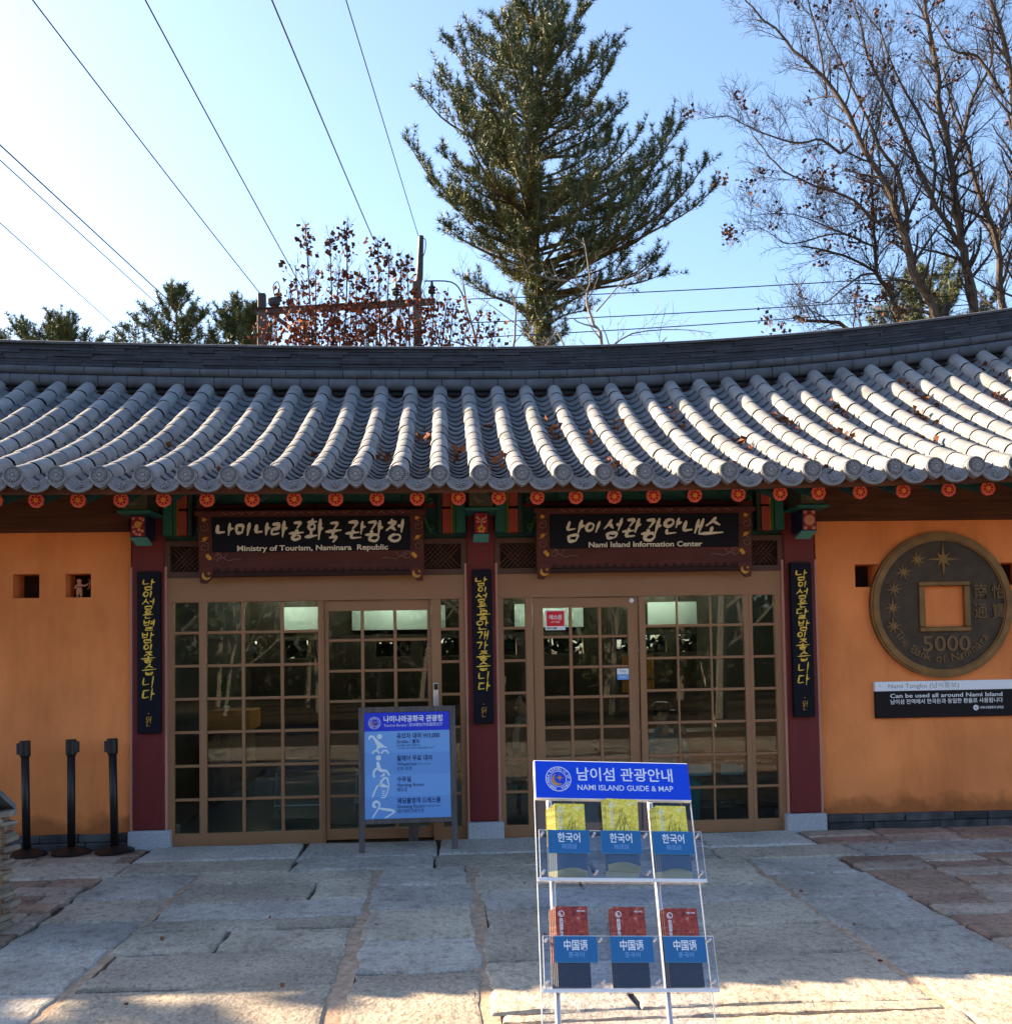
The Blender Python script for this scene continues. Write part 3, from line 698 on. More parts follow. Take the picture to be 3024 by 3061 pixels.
# ------------------------------------------------------------------ roof
def ext(x): return .0124*x*x if x > 0 else .003*min(x*x, 40)            # the ridge line lifts towards its ends
def exe(x): return .0030*x*x if x > 0 else .0008*min(x*x, 40)           # the eave lifts a little too
Y0, Y1 = -1.19, 2.05
def prof(y): u = y-Y0; return 2.845+.295*u+.047*u*u             # bed of the tile lines
def rz(x, y): t = max(0, min(1, (y-Y0)/(Y1-Y0))); return prof(y)+exe(x)*(1-t)+ext(x)*t
lines = []
k = -22
while True:
    x = .285+.3022*min(k, 3)+(.3145*(k-3) if k > 3 else 0); k += 1
    if x < -6.4: continue
    if x > 7.3: break
    lines.append(x)
def yslope(y): return .295+.094*(y-Y0)
m = MB(); rng = random.Random(3)
NS = 12; seg = (Y1-Y0)/NS
for x in lines:
    rows = []
    jx = [rng.uniform(-.006, .006) for _ in range(NS+1)]
    for i in range(NS):
        ya = Y0+i*seg; yb = ya+seg; d = jx[i]
        for yy, r in ((ya, .074 if i else .0745), (ya+.014, .077), (yb-.016, .0715), (yb-.015, .063), (yb-.0005, .063)):
            rows.append((x+d, yy, r))
    nA = 11; vs = []; fs = []
    for (xx, yy, r) in rows:
        zc = rz(x, yy)+.020; n_ = Vector((0, -yslope(yy), 1)).normalized()
        for a in range(nA):
            t = math.pi*(a/(nA-1)*1.10-.05)
            vs.append(Vector((xx-r*math.cos(t), yy, zc))+n_*(r*math.sin(t)))
    for i in range(len(rows)-1):
        if i % 5 == 4: continue
        for a in range(nA-1): fs.append((i*nA+a, (i+1)*nA+a, (i+1)*nA+a+1, i*nA+a+1))
    m.cur = 0; m.add(vs, fs); m.cur = 1
    # pan tiles in the trough to the right of this line: overlapping concave courses
    xr = x+.152; NP = 21; ps = (Y1-Y0)/NP
    for i in range(NP):
        ya = Y0-.015+i*ps; yb = ya+ps*1.25; d = rng.uniform(-.004, .004)
        vs = []; fs = []
        for yy, lift in ((ya, .030), (ya, .016), (yb, .0)):
            for a in range(9):
                u = -1+2*a/8; vs.append(Vector((xr+d+u*.108, yy, rz(xr, yy)+lift-.050+.075*u*u)))
        vs2 = vs[9:18]+vs[0:9]+vs[18:27]                       # underside of lip, lip, back
        for r_i in range(2):
            for a in range(8): fs.append((r_i*9+a, r_i*9+a+1, (r_i+1)*9+a+1, (r_i+1)*9+a))
        m.add(vs2, fs)
roof = m.build('roof', ['tile', 'pan'], bld, smooth=False)
# smooth only along the barrels: mark by angle
for p in roof.data.polygons: p.use_smooth = True
bmx = bmesh.new(); bmx.from_mesh(roof.data)
for e in bmx.edges:
    if len(e.link_faces) == 2 and e.calc_face_angle(0) > R(38): e.smooth = False
bmx.to_mesh(roof.data); bmx.free()
# roof bed, back slope and soffit
m = MB(); xs = [XL-.35+i*(XR-XL+.9)/30 for i in range(31)]
ys = [Y0+.02+j*(Y1-Y0-.02)/8 for j in range(9)]
vs = [Vector((x, y, rz(x, y)-.045)) for y in ys for x in xs]+[Vector((x, y, rz(x, y)-.11)) for y in ys for x in xs]
fs = []; NX = 31; NN = NX*9
for j in range(8):
    for i in range(30): fs += [(j*NX+i, j*NX+i+1, (j+1)*NX+i+1, (j+1)*NX+i), (NN+j*NX+i+1, NN+j*NX+i, NN+(j+1)*NX+i, NN+(j+1)*NX+i+1)]
for i in range(30): fs.append((i+1, i, NN+i, NN+i+1))
m.add(vs, fs)
vs = [Vector((x, y, z+ext(x)*k_)) for y, z, k_ in ((2.0, prof(Y1)-.03, 1), (5.4, 2.75, .1), (2.0, prof(Y1)-.12, 1), (5.4, 2.66, .1)) for x in xs]
fs = []
for i in range(30): fs += [(i, i+1, NX+i+1, NX+i), (2*NX+i+1, 2*NX+i, 3*NX+i, 3*NX+i+1), (NX+i, NX+i+1, 3*NX+i+1, 3*NX+i)]
m.add(vs, fs); m.build('roof_boards', 'beam', roof)
for xg in (XL-.1, XR+.1):                                     # gable infill
    m = MB(); P = [(.06, 2.75), (4.7, 2.75), (2.05, 4.2+ext(xg)*.8)]
    vs = [Vector((xg-.05, p[0], p[1])) for p in P]+[Vector((xg+.05, p[0], p[1])) for p in P]
    m.add(vs, [(0, 1, 2), (5, 4, 3), (0, 3, 4, 1), (1, 4, 5, 2), (2, 5, 3, 0)]); m.build('gable', 'plaster', bld)

# round end tiles with chrysanthemum and drip tiles between
def end_tile_geo():
    m = MB(); m.cur = 0
    P = [(.074*math.cos(t), .072*math.sin(t)) for t in (R(-35+250*i/24) for i in range(25))]+[(-.035, -.068), (0, -.088), (.035, -.068)]
    m.prism(P, -.0, .06)
    ringpoly(m, (0, .004), .060, .069, -.008, 0, 26)
    petals(m, (0, .006), .053, 16, 0, None, .20, .014, .3); m.prism(disc((0, .006), .014, 12), -.016, 0)
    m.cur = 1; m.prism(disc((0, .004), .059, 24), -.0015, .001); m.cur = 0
    for q in ((-.02, -.062, 0), (.02, -.062, 0)): m.blob((q[0], -.002, q[1]), (.012, .005, .006), 6, 4)
    return m
def drip_tile_geo():
    m = MB()
    top = [(-.112+.224*i/12, .022-.060*(1-((-1+2*i/12)**2))) for i in range(13)]
    bot = [(.112*math.cos(t)*.98, -.108*math.sin(t)**.9+.0) for t in (math.pi*i/16 for i in range(17))]
    P = top+[(x, z-.012) for x, z in bot]
    m.cur = 0; m.prism(P, 0, .02)
    m.cur = 1
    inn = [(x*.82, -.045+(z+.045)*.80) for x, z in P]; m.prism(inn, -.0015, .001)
    m.cur = 0
    for i in range(len(inn)):
        a, b = inn[i], inn[(i+1) % len(inn)]; m.tube([(a[0], -.001, a[1]), (b[0], -.001, b[1])], .0035, 4)
    petals(m, (0, -.068), .036, 8, 0, None, .26, .014, .2); m.blob((0, -.004, -.068), (.010, .007, .010), 8, 4)
    for s_ in (-1, 1): m.tube([(s_*.055, -.002, -.05), (s_*.075, -.003, -.035), (s_*.085, -.002, -.015)], .004, 4)
    return m
et = end_tile_geo().build('end_tile', ['tile', 'tileshade'], roof, local=True)
dt = drip_tile_geo().build('drip_tile', ['tile', 'tileshade'], roof, local=True)
first = True
for x in lines:
    if x < -4.6 or x > 5.4: continue
    o = et if first else et.copy()
    if not first: COL.objects.link(o); o.parent = roof
    o.location = (x, Y0-.058, rz(x, Y0)+.020); o.rotation_euler = (R(-6), 0, 0)
    q = dt if first else dt.copy()
    if not first: COL.objects.link(q); q.parent = roof
    q.location = (x+.152, Y0-.036, rz(x+.15, Y0)+.018); q.rotation_euler = (R(-16), 0, 0)
    first = False
# rafters with painted flower caps
def rafter_geo():
    m = MB(); m.tube([(0, 0, 0), (0, 1.3, .44)], [.052, .058], 10); return m
rf = rafter_geo().build('rafter', 'dkgreen', bld, local=True, smooth=True)
m = MB(); out = []
for i in range(48):
    t = 2*math.pi*i/48; out.append(((.052+.0045*abs(math.sin(4*t+.2)))*math.cos(t), (.052+.0045*abs(math.sin(4*t+.2)))*math.sin(t)))
m.cur = 0; m.prism(out, -.016, .002)
m.cur = 1
for k in range(8):
    a = 2*math.pi*k/8; d = (math.cos(a), math.sin(a))
    P = [(d[0]*r-d[1]*w, d[1]*r+d[0]*w) for r, w in ((.017, 0), (.026, .0075), (.036, .008), (.041, 0), (.036, -.008), (.026, -.0075))]
    m.prism(P, -.0175, -.0155)
    a += math.pi/8; m.prism([(math.cos(a)*r-math.sin(a)*w, math.sin(a)*r+math.cos(a)*w) for r, w in ((.041, 0), (.044, .003), (.047, 0), (.044, -.003))], -.0175, -.0155)
m.cur = 2; m.prism(disc((0, 0), .0165, 12), -.021, -.0155)
fc = m.build('flower_cap', ['petal', 'petaldk', 'petalyl'], rf, local=True)
fx = [-4.52, -4.21, -3.90, -3.59, -3.294, -2.991, -2.68, -2.37, -2.051, -1.72, -1.408, -1.10, -.791, -.49, -.179, .126, .419, .714, 1.009, 1.312, 1.631, 1.970, 2.298, 2.599, 2.927, 3.271, 3.634, 3.949, 4.29, 4.63, 4.97]
for i, x in enumerate(fx):
    zf = 2.735+(.0028*x*x if x > 0 else .0006*x*x)
    o = rf if i == 0 else copy_tree(rf, bld)
    o.location = (x, -.95, zf); o.rotation_euler = (0, random.uniform(-.3, .3), 0)
m = MB(); 
for i in range(46): m.bbox(XL-.3+i*.445, XL-.3+(i+1)*.445-.002, -1.12, -1.06, 2.80+exe(XL-.3+i*.445), 2.845+exe(XL-.3+i*.445), .003)
m.build('eave_board', 'maroon', bld)

# ridge: half-round courses, thin slates, cap
zr0 = rz(0, Y1)                                               # at the crown before the lift
def rzz(x): return prof(Y1)+ext(x)
m = MB(); x = XL-.45; i = 0
def half(m, x, L, yc, zc0, r, sq=1.0):
    xa, xb = x+.003, x+L-.003; vs = []; fs = []; n_ = 9
    for xx, rr in ((xa, r*.97), (xa+.01, r), (xb-.01, r), (xb, r*.97)):
        for a in range(n_):
            t = math.pi*(a/(n_-1))-math.pi/2
            vs.append(Vector((xx, yc-rr*math.cos(t)*sq, zc0+ext(xx)+rr*math.sin(t))))
    for j in range(3):
        for a in range(n_-1): fs.append((j*n_+a, j*n_+a+1, (j+1)*n_+a+1, (j+1)*n_+a))
    fs += [tuple(range(n_-1, -1, -1)), tuple(range(3*n_, 4*n_))]
    m.add(vs, fs)
ZB = prof(Y1)
while x < XR+.45:
    half(m, x+.15, .2955, Y1-.005, ZB+.09, .062, .9); half(m, x, .2955, Y1+.01, ZB+.20, .047, 1.1); x += .2955
rg = m.build('ridge', 'ridge', roof, smooth=True)
for p in rg.data.polygons: p.use_smooth = len(p.vertices) == 4
m = MB(); rng = random.Random(5)
for L in range(7):
    x = XL-.45+rng.uniform(-.2, 0); z = ZB+.25+L*.032
    while x < XR+.4:
        w = rng.uniform(.22, .55); o = rng.uniform(-.010, .010); a, b = x+.002, x+w-.002
        y0 = Y1+.005+o; vs = []
        for xx in (a, b):
            for yy in (y0, Y1+.32):
                for zz in (z+.002, z+.031+rng.uniform(-.002, 0)): vs.append((xx, yy, zz+ext(xx)))
        m.add(vs, [(0, 4, 5, 1), (1, 5, 7, 3), (0, 2, 6, 4), (0, 1, 3, 2), (4, 6, 7, 5), (2, 3, 7, 6)]); x += w
m.build('ridge_slates', 'slate', rg) if False else m.build('ridge_slate_wall', 'slate', roof)
m = MB(); x = XL-.5
while x < XR+.45:
    a, b = x+.002, x+.29; vs = []
    for xx in (a, b):
        for yy, zz in ((Y1-.02, .475), (Y1-.02, .497), (Y1+.03, .515), (Y1+.34, .492), (Y1+.34, .475)): vs.append((xx, yy, ZB+zz+ext(xx)))
    m.add(vs, [(0, 5, 6, 1), (1, 6, 7, 2), (2, 7, 8, 3), (3, 8, 9, 4), (4, 9, 5, 0), (0, 1, 2, 3, 4), (9, 8, 7, 6, 5)]); x += .2935
m.build('ridge_cap', 'ridge', roof)
m = MB(); n_ = 30
for i in range(n_):                                           # core under the ridge courses
    a = XL-.4+i*(XR-XL+.8)/n_; b = XL-.4+(i+1)*(XR-XL+.8)/n_; vs = []
    for xx in (a, b):
        for yy in (Y1+.03, Y1+.30):
            for zz in (-.08, .26): vs.append((xx, yy, ZB+zz+ext(xx)))
    m.add(vs, [(0, 4, 5, 1), (1, 5, 7, 3), (0, 2, 6, 4), (2, 3, 7, 6)])
m.build('ridge_core', 'slate', roof)

# ------------------------------------------------------------------ name boards over the doors
def gourd(m, c, s, kind):
    if kind == 0: m.prism([(c[0]-.8*s, c[1]+.5*s), (c[0]-.8*s, c[1]-.5*s), (c[0]-.2*s, c[1]-.75*s), (c[0]+1.1*s, c[1]), (c[0]-.2*s, c[1]+.75*s)], -.004, 0)
    elif kind == 1:
        m.prism([(c[0]+1.0*s*math.cos(t)*math.cos(.6)-.7*s*math.sin(t)*math.sin(.6), c[1]+1.0*s*math.cos(t)*math.sin(.6)+.7*s*math.sin(t)*math.cos(.6)) for t in (2*math.pi*i/14 for i in range(14))], -.004, 0)
        m.tube([(c[0]-1.5*s, -.004, c[1]-1.0*s), (c[0]-.6*s, -.006, c[1]-.75*s), (c[0]+.9*s, -.006, c[1]+.25*s), (c[0]+1.5*s, -.004, c[1]+1.0*s)], .0025, 4)
    else:
        m.prism(disc((c[0]-.3*s, c[1]+.4*s), .75*s, 12), -.004, 0); m.prism(disc((c[0]+.35*s, c[1]-.35*s), .75*s, 12), -.0045, 0)
def scroll(m, c, s, sx=1):
    P = [(c[0]+sx*s*(.2+.08*i)*math.cos(1.0*i), -.003, c[1]+s*(.2+.08*i)*math.sin(1.0*i)) for i in range(9)]
    m.tube(P, .0018, 4)
def tail(m, c, L, sx):
    m.tube([(c[0]+sx*L*t, -.003, c[1]+.02*math.sin(t*9)*(1-t)) for t in [i/12 for i in range(13)]], .0018, 4)
    m.tube([(c[0]+sx*L*.45*t, -.003, c[1]+.03+.018*math.sin(t*8)) for t in [i/9 for i in range(10)]], .0018, 4)
def name_board(x0, x1, top, glyphs, slant, sub, subx, subw, label):
    t = thing('name_board', label, 'sign', ((x0+x1)/2, -.10, 2.2), 'carved name boards over the doors', (R(5), 0, 0))
    w = x1-x0; h = .555
    m = MB(); m.bbox(-w/2, w/2, 0, .05, .02, h, .006); b = m.build('board', 'signred', t, local=True)
    m = MB(); m.bbox(-w/2+.115, w/2-.115, -.010, 0, .225, .512, .004); m.build('field', 'signblk', t, local=True)
    m = MB(); m.bbox(-w/2-.02, w/2+.02, -.03, .0, h-.032, h+.012, .006); m.build('top_rail', 'signred', t, local=True)
    m = MB(); m.bbox(-w/2+.10, w/2-.10, -.014, .0, .022, .060, .004)
    for i in range(22):
        xx = -w/2+.16+i*(w-.32)/21; m.prism([(xx-.022, .062), (xx+.022, .062), (xx, .095)], -.012, 0)
    m.build('fretwork_rail', mat('fret_dark', (.03, .008, .007), rough=.7) if 'fret_dark' not in bpy.data.materials else bpy.data.materials['fret_dark'], t, local=True)
    for s_ in (-1, 1):
        m = MB(); P = [(s_*(w/2-.005), .10), (s_*(w/2-.125), .10), (s_*(w/2-.115), .03), (s_*(w/2-.06), -.035), (s_*(w/2-.012), -.03)]
        m.prism(P, -.016, .03); f = m.build('corner_foot', 'signred', t, local=True)
        m = MB(); TT = Matrix.Translation((0, -.016, 0))
        m.prism(crescent((s_*(w/2-.065), .032), .036, R(235), .62), -.004, 0, TT); m.prism(star8((s_*(w/2-.065)+.022, .05), .020, .014, .005), -.004, 0, TT); m.build('moon_and_star', 'ochre', f, local=True)
    m = MB()
    for s_ in (-1, 1):
        gourd(m, (s_*(w/2-.055), .495), .022, 0); gourd(m, (s_*(w/2-.055), .335), .022, 1); gourd(m, (s_*(w/2-.085), .185), .023, 2)
    m.build('gold_painting', 'ochre', t, local=True)
    m = MB()
    for s_ in (-1, 1):
        scroll(m, (s_*(w/2-.05), .43), .055); scroll(m, (s_*(w/2-.05), .27), .055); scroll(m, (s_*(w/2-.15), .185), .05); tail(m, (s_*(w/2-.15), .165), .2, -s_)
    x = -w/2+.2
    while x < w/2-.2:
        m.tube([(x+.05*i/5, -.031, h-.012+.009*math.sin(i*1.3+x*9)) for i in range(6)], .0017, 4); x += random.uniform(.06, .12)
    m.build('cloud_lines', 'line', t, local=True)
    m = MB()
    for ch, gx, gz, gw, gh in glyphs:
        brush(m, ch, gx, gz, gw, gh, .027, -.017, .008, slant)
    m.build('brush_lettering', 'ivory', t, local=True)
    m = MB(); text(m, sub, subx, .252, .062, -.0115, subw, .022, .0012); m.build('english_lettering', 'ivory', t, local=True)
    return t
gl = []
for ch, x, z, w, h in zip('나미나라공화국관광청', (230, 372, 525, 645, 790, 915, 1068, 1225, 1375, 1528), (300, 300, 298, 315, 340, 335, 360, 335, 358, 358), (130, 130, 118, 130, 105, 132, 110, 145, 128, 145), (95, 95, 92, 118, 140, 150, 155, 135, 160, 165)):
    gl.append((ch, (x-955)*.001072, .512-(z-160)*.00107, w*.00107, h*.00107))
name_board(-2.32, -.46, 0, gl, .12, 'Ministry of Tourism, Naminara  Republic', -.61, 1.24, 'dark red name board over the left bay, reading Ministry of Tourism')
gl = []
for ch, x, z, w, h in zip('남이섬관광안내소', (318, 475, 618, 775, 925, 1090, 1245, 1395), (355, 285, 335, 325, 355, 305, 300, 312), (140, 120, 145, 130, 140, 140, 160, 180), (165, 85, 155, 145, 175, 125, 115, 140)):
    gl.append((ch, (x-945)*.001075, .512-(z-140)*.00107, w*.00107, h*.00107))
name_board(.48, 2.325, 0, gl, .3, 'Nami Island Information Center', -.48, .97, 'dark red name board over the right bay, reading Nami Island Information Center')

# vertical poem boards on the columns
def poem_board(xc, w, z0, z1, txt, label):
    t = thing('poem_board', label, 'sign', (xc, -.03, z0), 'black poem boards hung on the columns')
    h = z1-z0
    m = MB(); m.bbox(-w/2, w/2, -.03, .03, 0, h, .005); m.build('board', 'signblk', t, local=True)
    m = MB(); z = h-.06
    hs = dict(zip('이는은', (.06, .075, .075)))
    tot = sum((hs.get(c, .105)) for c in txt); k = (h-.33)/tot
    for c in txt:
        hh = hs.get(c, .105)*k; z -= hh
        ww = .105 if c not in '이는은' else .075
        brush(m, c, -ww/2+random.uniform(-.008, .008), z+.006, ww, hh*.90, .0125, -.034, .005, .12)
    m.build('brush_lettering', 'yellow', t, local=True)
    m = MB(); brush(m, '원', -.022, .055, .045, .085, .005, -.034, .005, .1); m.prism(disc((0, .165), .004, 6), -.035, -.03); m.build('signature', 'ochre', t, local=True)
poem_board(-2.742, .188, .938, 2.276, '남이섬은별밤이좋습니다', 'black poem board with gold writing on the red column left of both door bays')
poem_board(.02, .168, .961, 2.258, '남이섬은물안개가좋습니다', 'black poem board with gold writing on the red column between the two door bays')
poem_board(2.766, .182, .962, 2.287, '남이섬은달밤이좋습니다', 'black poem board with gold writing on the red column next to the bronze coin')

# ------------------------------------------------------------------ bronze coin and plaque
co = thing('coin_sign', 'large round bronze coin sign with square hole, stars and the number 5000', 'sign', (4.037, .055, 1.908), None)
RC = .638
m = MB()
n = 64; a_ = .185
# flat field with a square hole
for k in range(n):
    t0, t1 = 2*math.pi*k/n, 2*math.pi*(k+1)/n
    def sq(t):
        c_, s_ = math.cos(t), math.sin(t); q = a_/max(abs(c_), abs(s_)); return (c_*q, s_*q)
    o0, o1 = ((RC-.05)*math.cos(t0), (RC-.05)*math.sin(t0)), ((RC-.05)*math.cos(t1), (RC-.05)*math.sin(t1)); i0, i1 = sq(t0), sq(t1)
    m.add([(i0[0]+.026, -.030, i0[1]-.013), (o0[0], -.030, o0[1]), (o1[0], -.030, o1[1]), (i1[0]+.026, -.030, i1[1]-.013), (i0[0]+.026, .0, i0[1]-.013), (i1[0]+.026, .0, i1[1]-.013)], [(0, 1, 2, 3), (0, 3, 5, 4)])
m.build('coin_field', 'bronze', co, local=True)
m = MB(); 
for r0, r1, y in ((RC-.075, RC-.062, -.046), (RC-.062, RC-.018, -.056), (RC-.018, RC, -.046)): ringpoly(m, (0, 0), r0, r1, y, .0, 72)
m.build('coin_rim', 'bronzelt', co, local=True)
m = MB(); hx, hz = .026, -.013
for q in ((-.228, .228, .178, .222), (-.228, .228, -.222, -.178), (-.228, -.178, -.178, .178), (.178, .228, -.178, .178)): m.bbox(hx+q[0], hx+q[1], -.052, 0, hz+q[2], hz+q[3], .008)
m.build('square_rim', 'bronzelt', co, local=True)
m = MB(); m.prism(star8((.025, .400), .155, .082, .034), -.042, -.028)
for (sx, sz), ro in (((-.204, .399), .25), ((-.330, .293), .2), ((-.419, .141), .1), ((-.438, -.019), .05), ((-.434, -.178), .15)): m.prism(star8((sx, sz), .085, .072, .022, ro), -.038, -.028)
m.build('stars', 'bronzelt', co, local=True)
m = MB()
text(m, '南', .294, .105, .145, -.036, .115, .006, .006); text(m, '怡', .452, .105, .145, -.036, .12, .006, .006)
text(m, '通', .287, -.068, .145, -.036, .12, .006, .006); text(m, '寶', .450, -.070, .145, -.036, .12, .006, .006)
text(m, '5000', -.185, -.345, .19, -.036, .43, .012, .006)
s_ = 'The Bank of Naminara'; A0, A1 = R(-147), R(-37)
for i, ch in enumerate(s_):
    if ch == ' ': continue
    a = A0+(A1-A0)*i/(len(s_)-1); rr = .470
    T = Matrix.Translation((rr*math.cos(a), 0, rr*math.sin(a))) @ Matrix.Rotation(-(a+math.pi/2), 4, 'Y')
    text(m, ch, 0, 0, .105, -.034, None, .008, .005, 'CENTER', 0, T)
m.build('coin_lettering', mat('bronze_letters', (.17, .098, .04), rough=.55, metal=.25), co, local=True)

pq = thing('plaque', 'white and black plaque below the bronze coin, reading Nami Tongbo', 'sign', (3.423, .05, .93))
m = MB(); m.bbox(0, 1.35, -.02, .01, 0, .234, .002); m.build('black_panel', 'plq', pq, local=True)
m = MB(); m.bbox(-.004, 1.354, -.026, .01, .234, .316, .002); wp = m.build('white_panel', 'plqw', pq, local=True)
m = MB(); text(m, 'Nami Tongbo (남이통보)', .115, .275, .052, -.0265, .63, .004, .0004); m.build('lettering', 'grey', wp, local=True)
m = MB()
for q in ((.04, .28), (.62, .305)): m.prism(disc(q, .004, 8), -.0275, -.026)
m.build('screws', 'dark', wp, local=True)
m = MB(); text(m, 'Can be used all around Nami Island', .132, .190, .050, -.0205, 1.005, .014, .0004)
text(m, '남이섬 전역에서 한국돈과 동일한 환율로 사용됩니다', .134, .137, .046, -.0205, 1.005, .012, .0004)
text(m, '나미나라공화국 남이섬', .93, .075, .026, -.0205, .21, .02, .0004); ringpoly(m, (.895, .077), .010, .024, -.0212, -.0195, 20); m.prism(disc((.897, .079), .006, 10), -.0212, -.0195)
m.build('lettering', 'white', pq, local=True)

# ------------------------------------------------------------------ stickers on the swing door, figurine in the niche
t = thing('security_sticker', 'red and white security sticker on the glass of the swing door', 'sticker', (.563, .055, 1.74))
m = MB(); m.bbox(0, .172, 0, .003, 0, .172, .001); m.build('white_label', 'white', t, local=True)
m = MB(); m.box(.010, .162, -.0015, 0, .034, .163); m.build('red_field', 'stick', t, local=True)
m = MB(); text(m, '에스원', .086, .108, .046, -.0016, .108, .02, .0004, 'CENTER'); text(m, 'CCTV 작동중', .086, .068, .019, -.0016, .075, .01, .0004, 'CENTER'); m.build('lettering', 'white', t, local=True)
m = MB(); text(m, 'SECOM', .012, .016, .022, -.0006, .085, .03, .0004); m.build('lettering', 'dark', t, local=True)
t = thing('push_sticker', 'small white and blue push sticker at the edge of the swing door', 'sticker', (1.172, .055, 1.305))
m = MB(); m.bbox(0, .102, 0, .003, .047, .096, .001); wl_ = m.build('white_label', 'white', t, local=True)
m = MB(); m.bbox(0, .102, 0, .003, 0, .0465, .001); bl_ = m.build('blue_label', 'ltblue2', t, local=True)
m = MB(); text(m, '미세요', .051, .071, .026, -.0006, .055, .01, .0004, 'CENTER'); m.build('lettering', 'grey', wl_, local=True)
m = MB(); text(m, 'PUSH', .051, .023, .022, -.0006, .05, .01, .0004, 'CENTER'); m.build('lettering', 'white', bl_, local=True)

def skin_figure(name, chain, parent, mt, sub=2, local=True):
    """one continuous body grown over joints: chain = list of (xyz, radius, parent index)"""
    me = bpy.data.meshes.new(name); me.from_pydata([c[0] for c in chain], [(i, c[2]) for i, c in enumerate(chain) if c[2] is not None], [])
    o = bpy.data.objects.new(name, me); COL.objects.link(o)
    md = o.modifiers.new('s', 'SKIN'); md.use_smooth_shade = True
    for i, c in enumerate(chain):
        sv = me.skin_vertices[0].data[i]; r = c[1]; sv.radius = (r, r) if not hasattr(r, '__len__') else r
    me.skin_vertices[0].data[0].use_root = True
    sd_ = o.modifiers.new('d', 'SUBSURF'); sd_.levels = sd_.render_levels = sub
    bpy.context.view_layer.update()
    ev = o.evaluated_get(bpy.context.evaluated_depsgraph_get()); m2 = bpy.data.meshes.new_from_object(ev)
    o.modifiers.clear(); o.data = m2; m2.materials.clear(); m2.materials.append(K[mt])
    for p in m2.polygons: p.use_smooth = True
    o.parent = parent
    return o
# clay cherub shooting an arrow out of the second niche
t = thing('figurine', 'small clay cherub with a bow standing in the wall niche', 'figurine', (-3.37, .14, 2.076))
B = [((0, 0, .075), .022, None), ((0, 0, .105), .021, 0), ((0, 0, .118), .012, 1), ((-.004, 0, .145), .025, 2), ((-.004, 0, .162), .016, 3),
     ((.024, -.004, .105), .010, 1), ((.05, -.012, .10), .008, 5), ((.078, -.02, .112), .008, 6),
     ((-.026, -.006, .10), .010, 1), ((-.035, -.02, .078), .008, 8), ((-.012, -.035, .085), .007, 9),
     ((.013, 0, .045), .015, 0), ((.014, 0, .012), .010, 11), ((.016, -.012, .004), .009, 12),
     ((-.014, 0, .045), .015, 0), ((-.015, 0, .012), .010, 14), ((-.02, -.012, .004), .009, 15)]
skin_figure('body', B, t, 'fig')
m = MB(); m.tube([(.082, -.022, .155), (.098, -.024, .14), (.092, -.024, .112), (.088, -.022, .085), (.075, -.02, .07)], .003, 5); m.tube([(.07, -.02, .112), (.118, -.03, .15)], .0022, 5); m.build('bow', 'pinkish', t, local=True)

# ------------------------------------------------------------------ queue posts
def stanchion(x, y, lean, hx, label):
    t = thing('barrier_post', label, 'barrier post', (x, y, 0), 'black queue barrier posts by the left wall', (0, R(lean), 0))
    m = MB(); m.lathe([(.15, -.004), (.152, .010), (.13, .022), (.06, .048), (.04, .05)], (0, 0, 0), 28); m.build('base', 'black', t, local=True, smooth=False)
    m = MB(); m.lathe([(.031, .045), (.031, .80)], (0, 0, 0), 16); m.build('pole', 'black', t, local=True, smooth=True)
    m = MB(); m.lathe([(.034, .78), (.042, .795), (.042, .905), (.038, .912)], (0, 0, 0), 16)
    h = m.build('belt_head', 'black', t, local=True)
    m = MB(); m.bbox(min(.03*hx, .058*hx), max(.03*hx, .058*hx), -.028, .028, .805, .895, .004); m.build('belt_slot', 'dark', h, local=True)
stanchion(-3.66, -.20, -1.1, -1, 'black barrier post nearest the stone wall')
stanchion(-3.325, -.16, -.2, 1, 'black barrier post in the middle of the row of three')
stanchion(-2.985, -.15, -1.3, -1, 'black barrier post nearest the red column')

# ------------------------------------------------------------------ easel sign in front of the sliding door
# board leans back a little; x runs along the door, z up the board
t = thing('easel_sign', 'grey wooden easel sign with a blue price board in front of the sliding door', 'sign', (-.607, -.44, 0), None, (R(-7), 0, R(2.5)))
EW, EH = .735, 1.14
for s_ in (-1, 1):
    m = MB(); m.bbox(s_*EW/2-.0225, s_*EW/2+.0225, -.02, .02, 0, EH-.03, .004); m.build('leg', 'woodgrey', t, local=True)
m = MB(); m.bbox(-EW/2-.0225, EW/2+.0225, -.021, .021, EH-.045, EH, .004); m.build('top_rail', 'woodgrey', t, local=True)
m = MB(); m.bbox(-EW/2+.022, EW/2-.022, -.019, .019, .212, .250, .004); m.build('bottom_rail', 'woodgrey', t, local=True)
m = MB(); Tb = Matrix.Translation((.045, .02, EH-.06)) @ Matrix.Rotation(R(22), 4, 'X'); m.bbox(-.04, .04, .0, .02, -1.17, 0, .003, Tb); m.build('back_leg', 'woodgrey', t, local=True)
bw, z0, z1 = .342, .252, 1.095
m = MB(); m.box(-bw, bw, -.012, .012, z0, z1); pn = m.build('panel', 'ltblue', t, local=True)
m = MB(); m.box(-bw, bw, -.0135, -.0121, .945, z1); hd = m.build('blue_heading', 'blue', pn, local=True)
m = MB()
for i in (1, 3): zb = .945-(i+1)*(.945-z0)/4; m.box(-bw, bw, -.0132, -.0121, zb, zb+(.945-z0)/4)
m.build('band', 'ltblue2', pn, local=True)
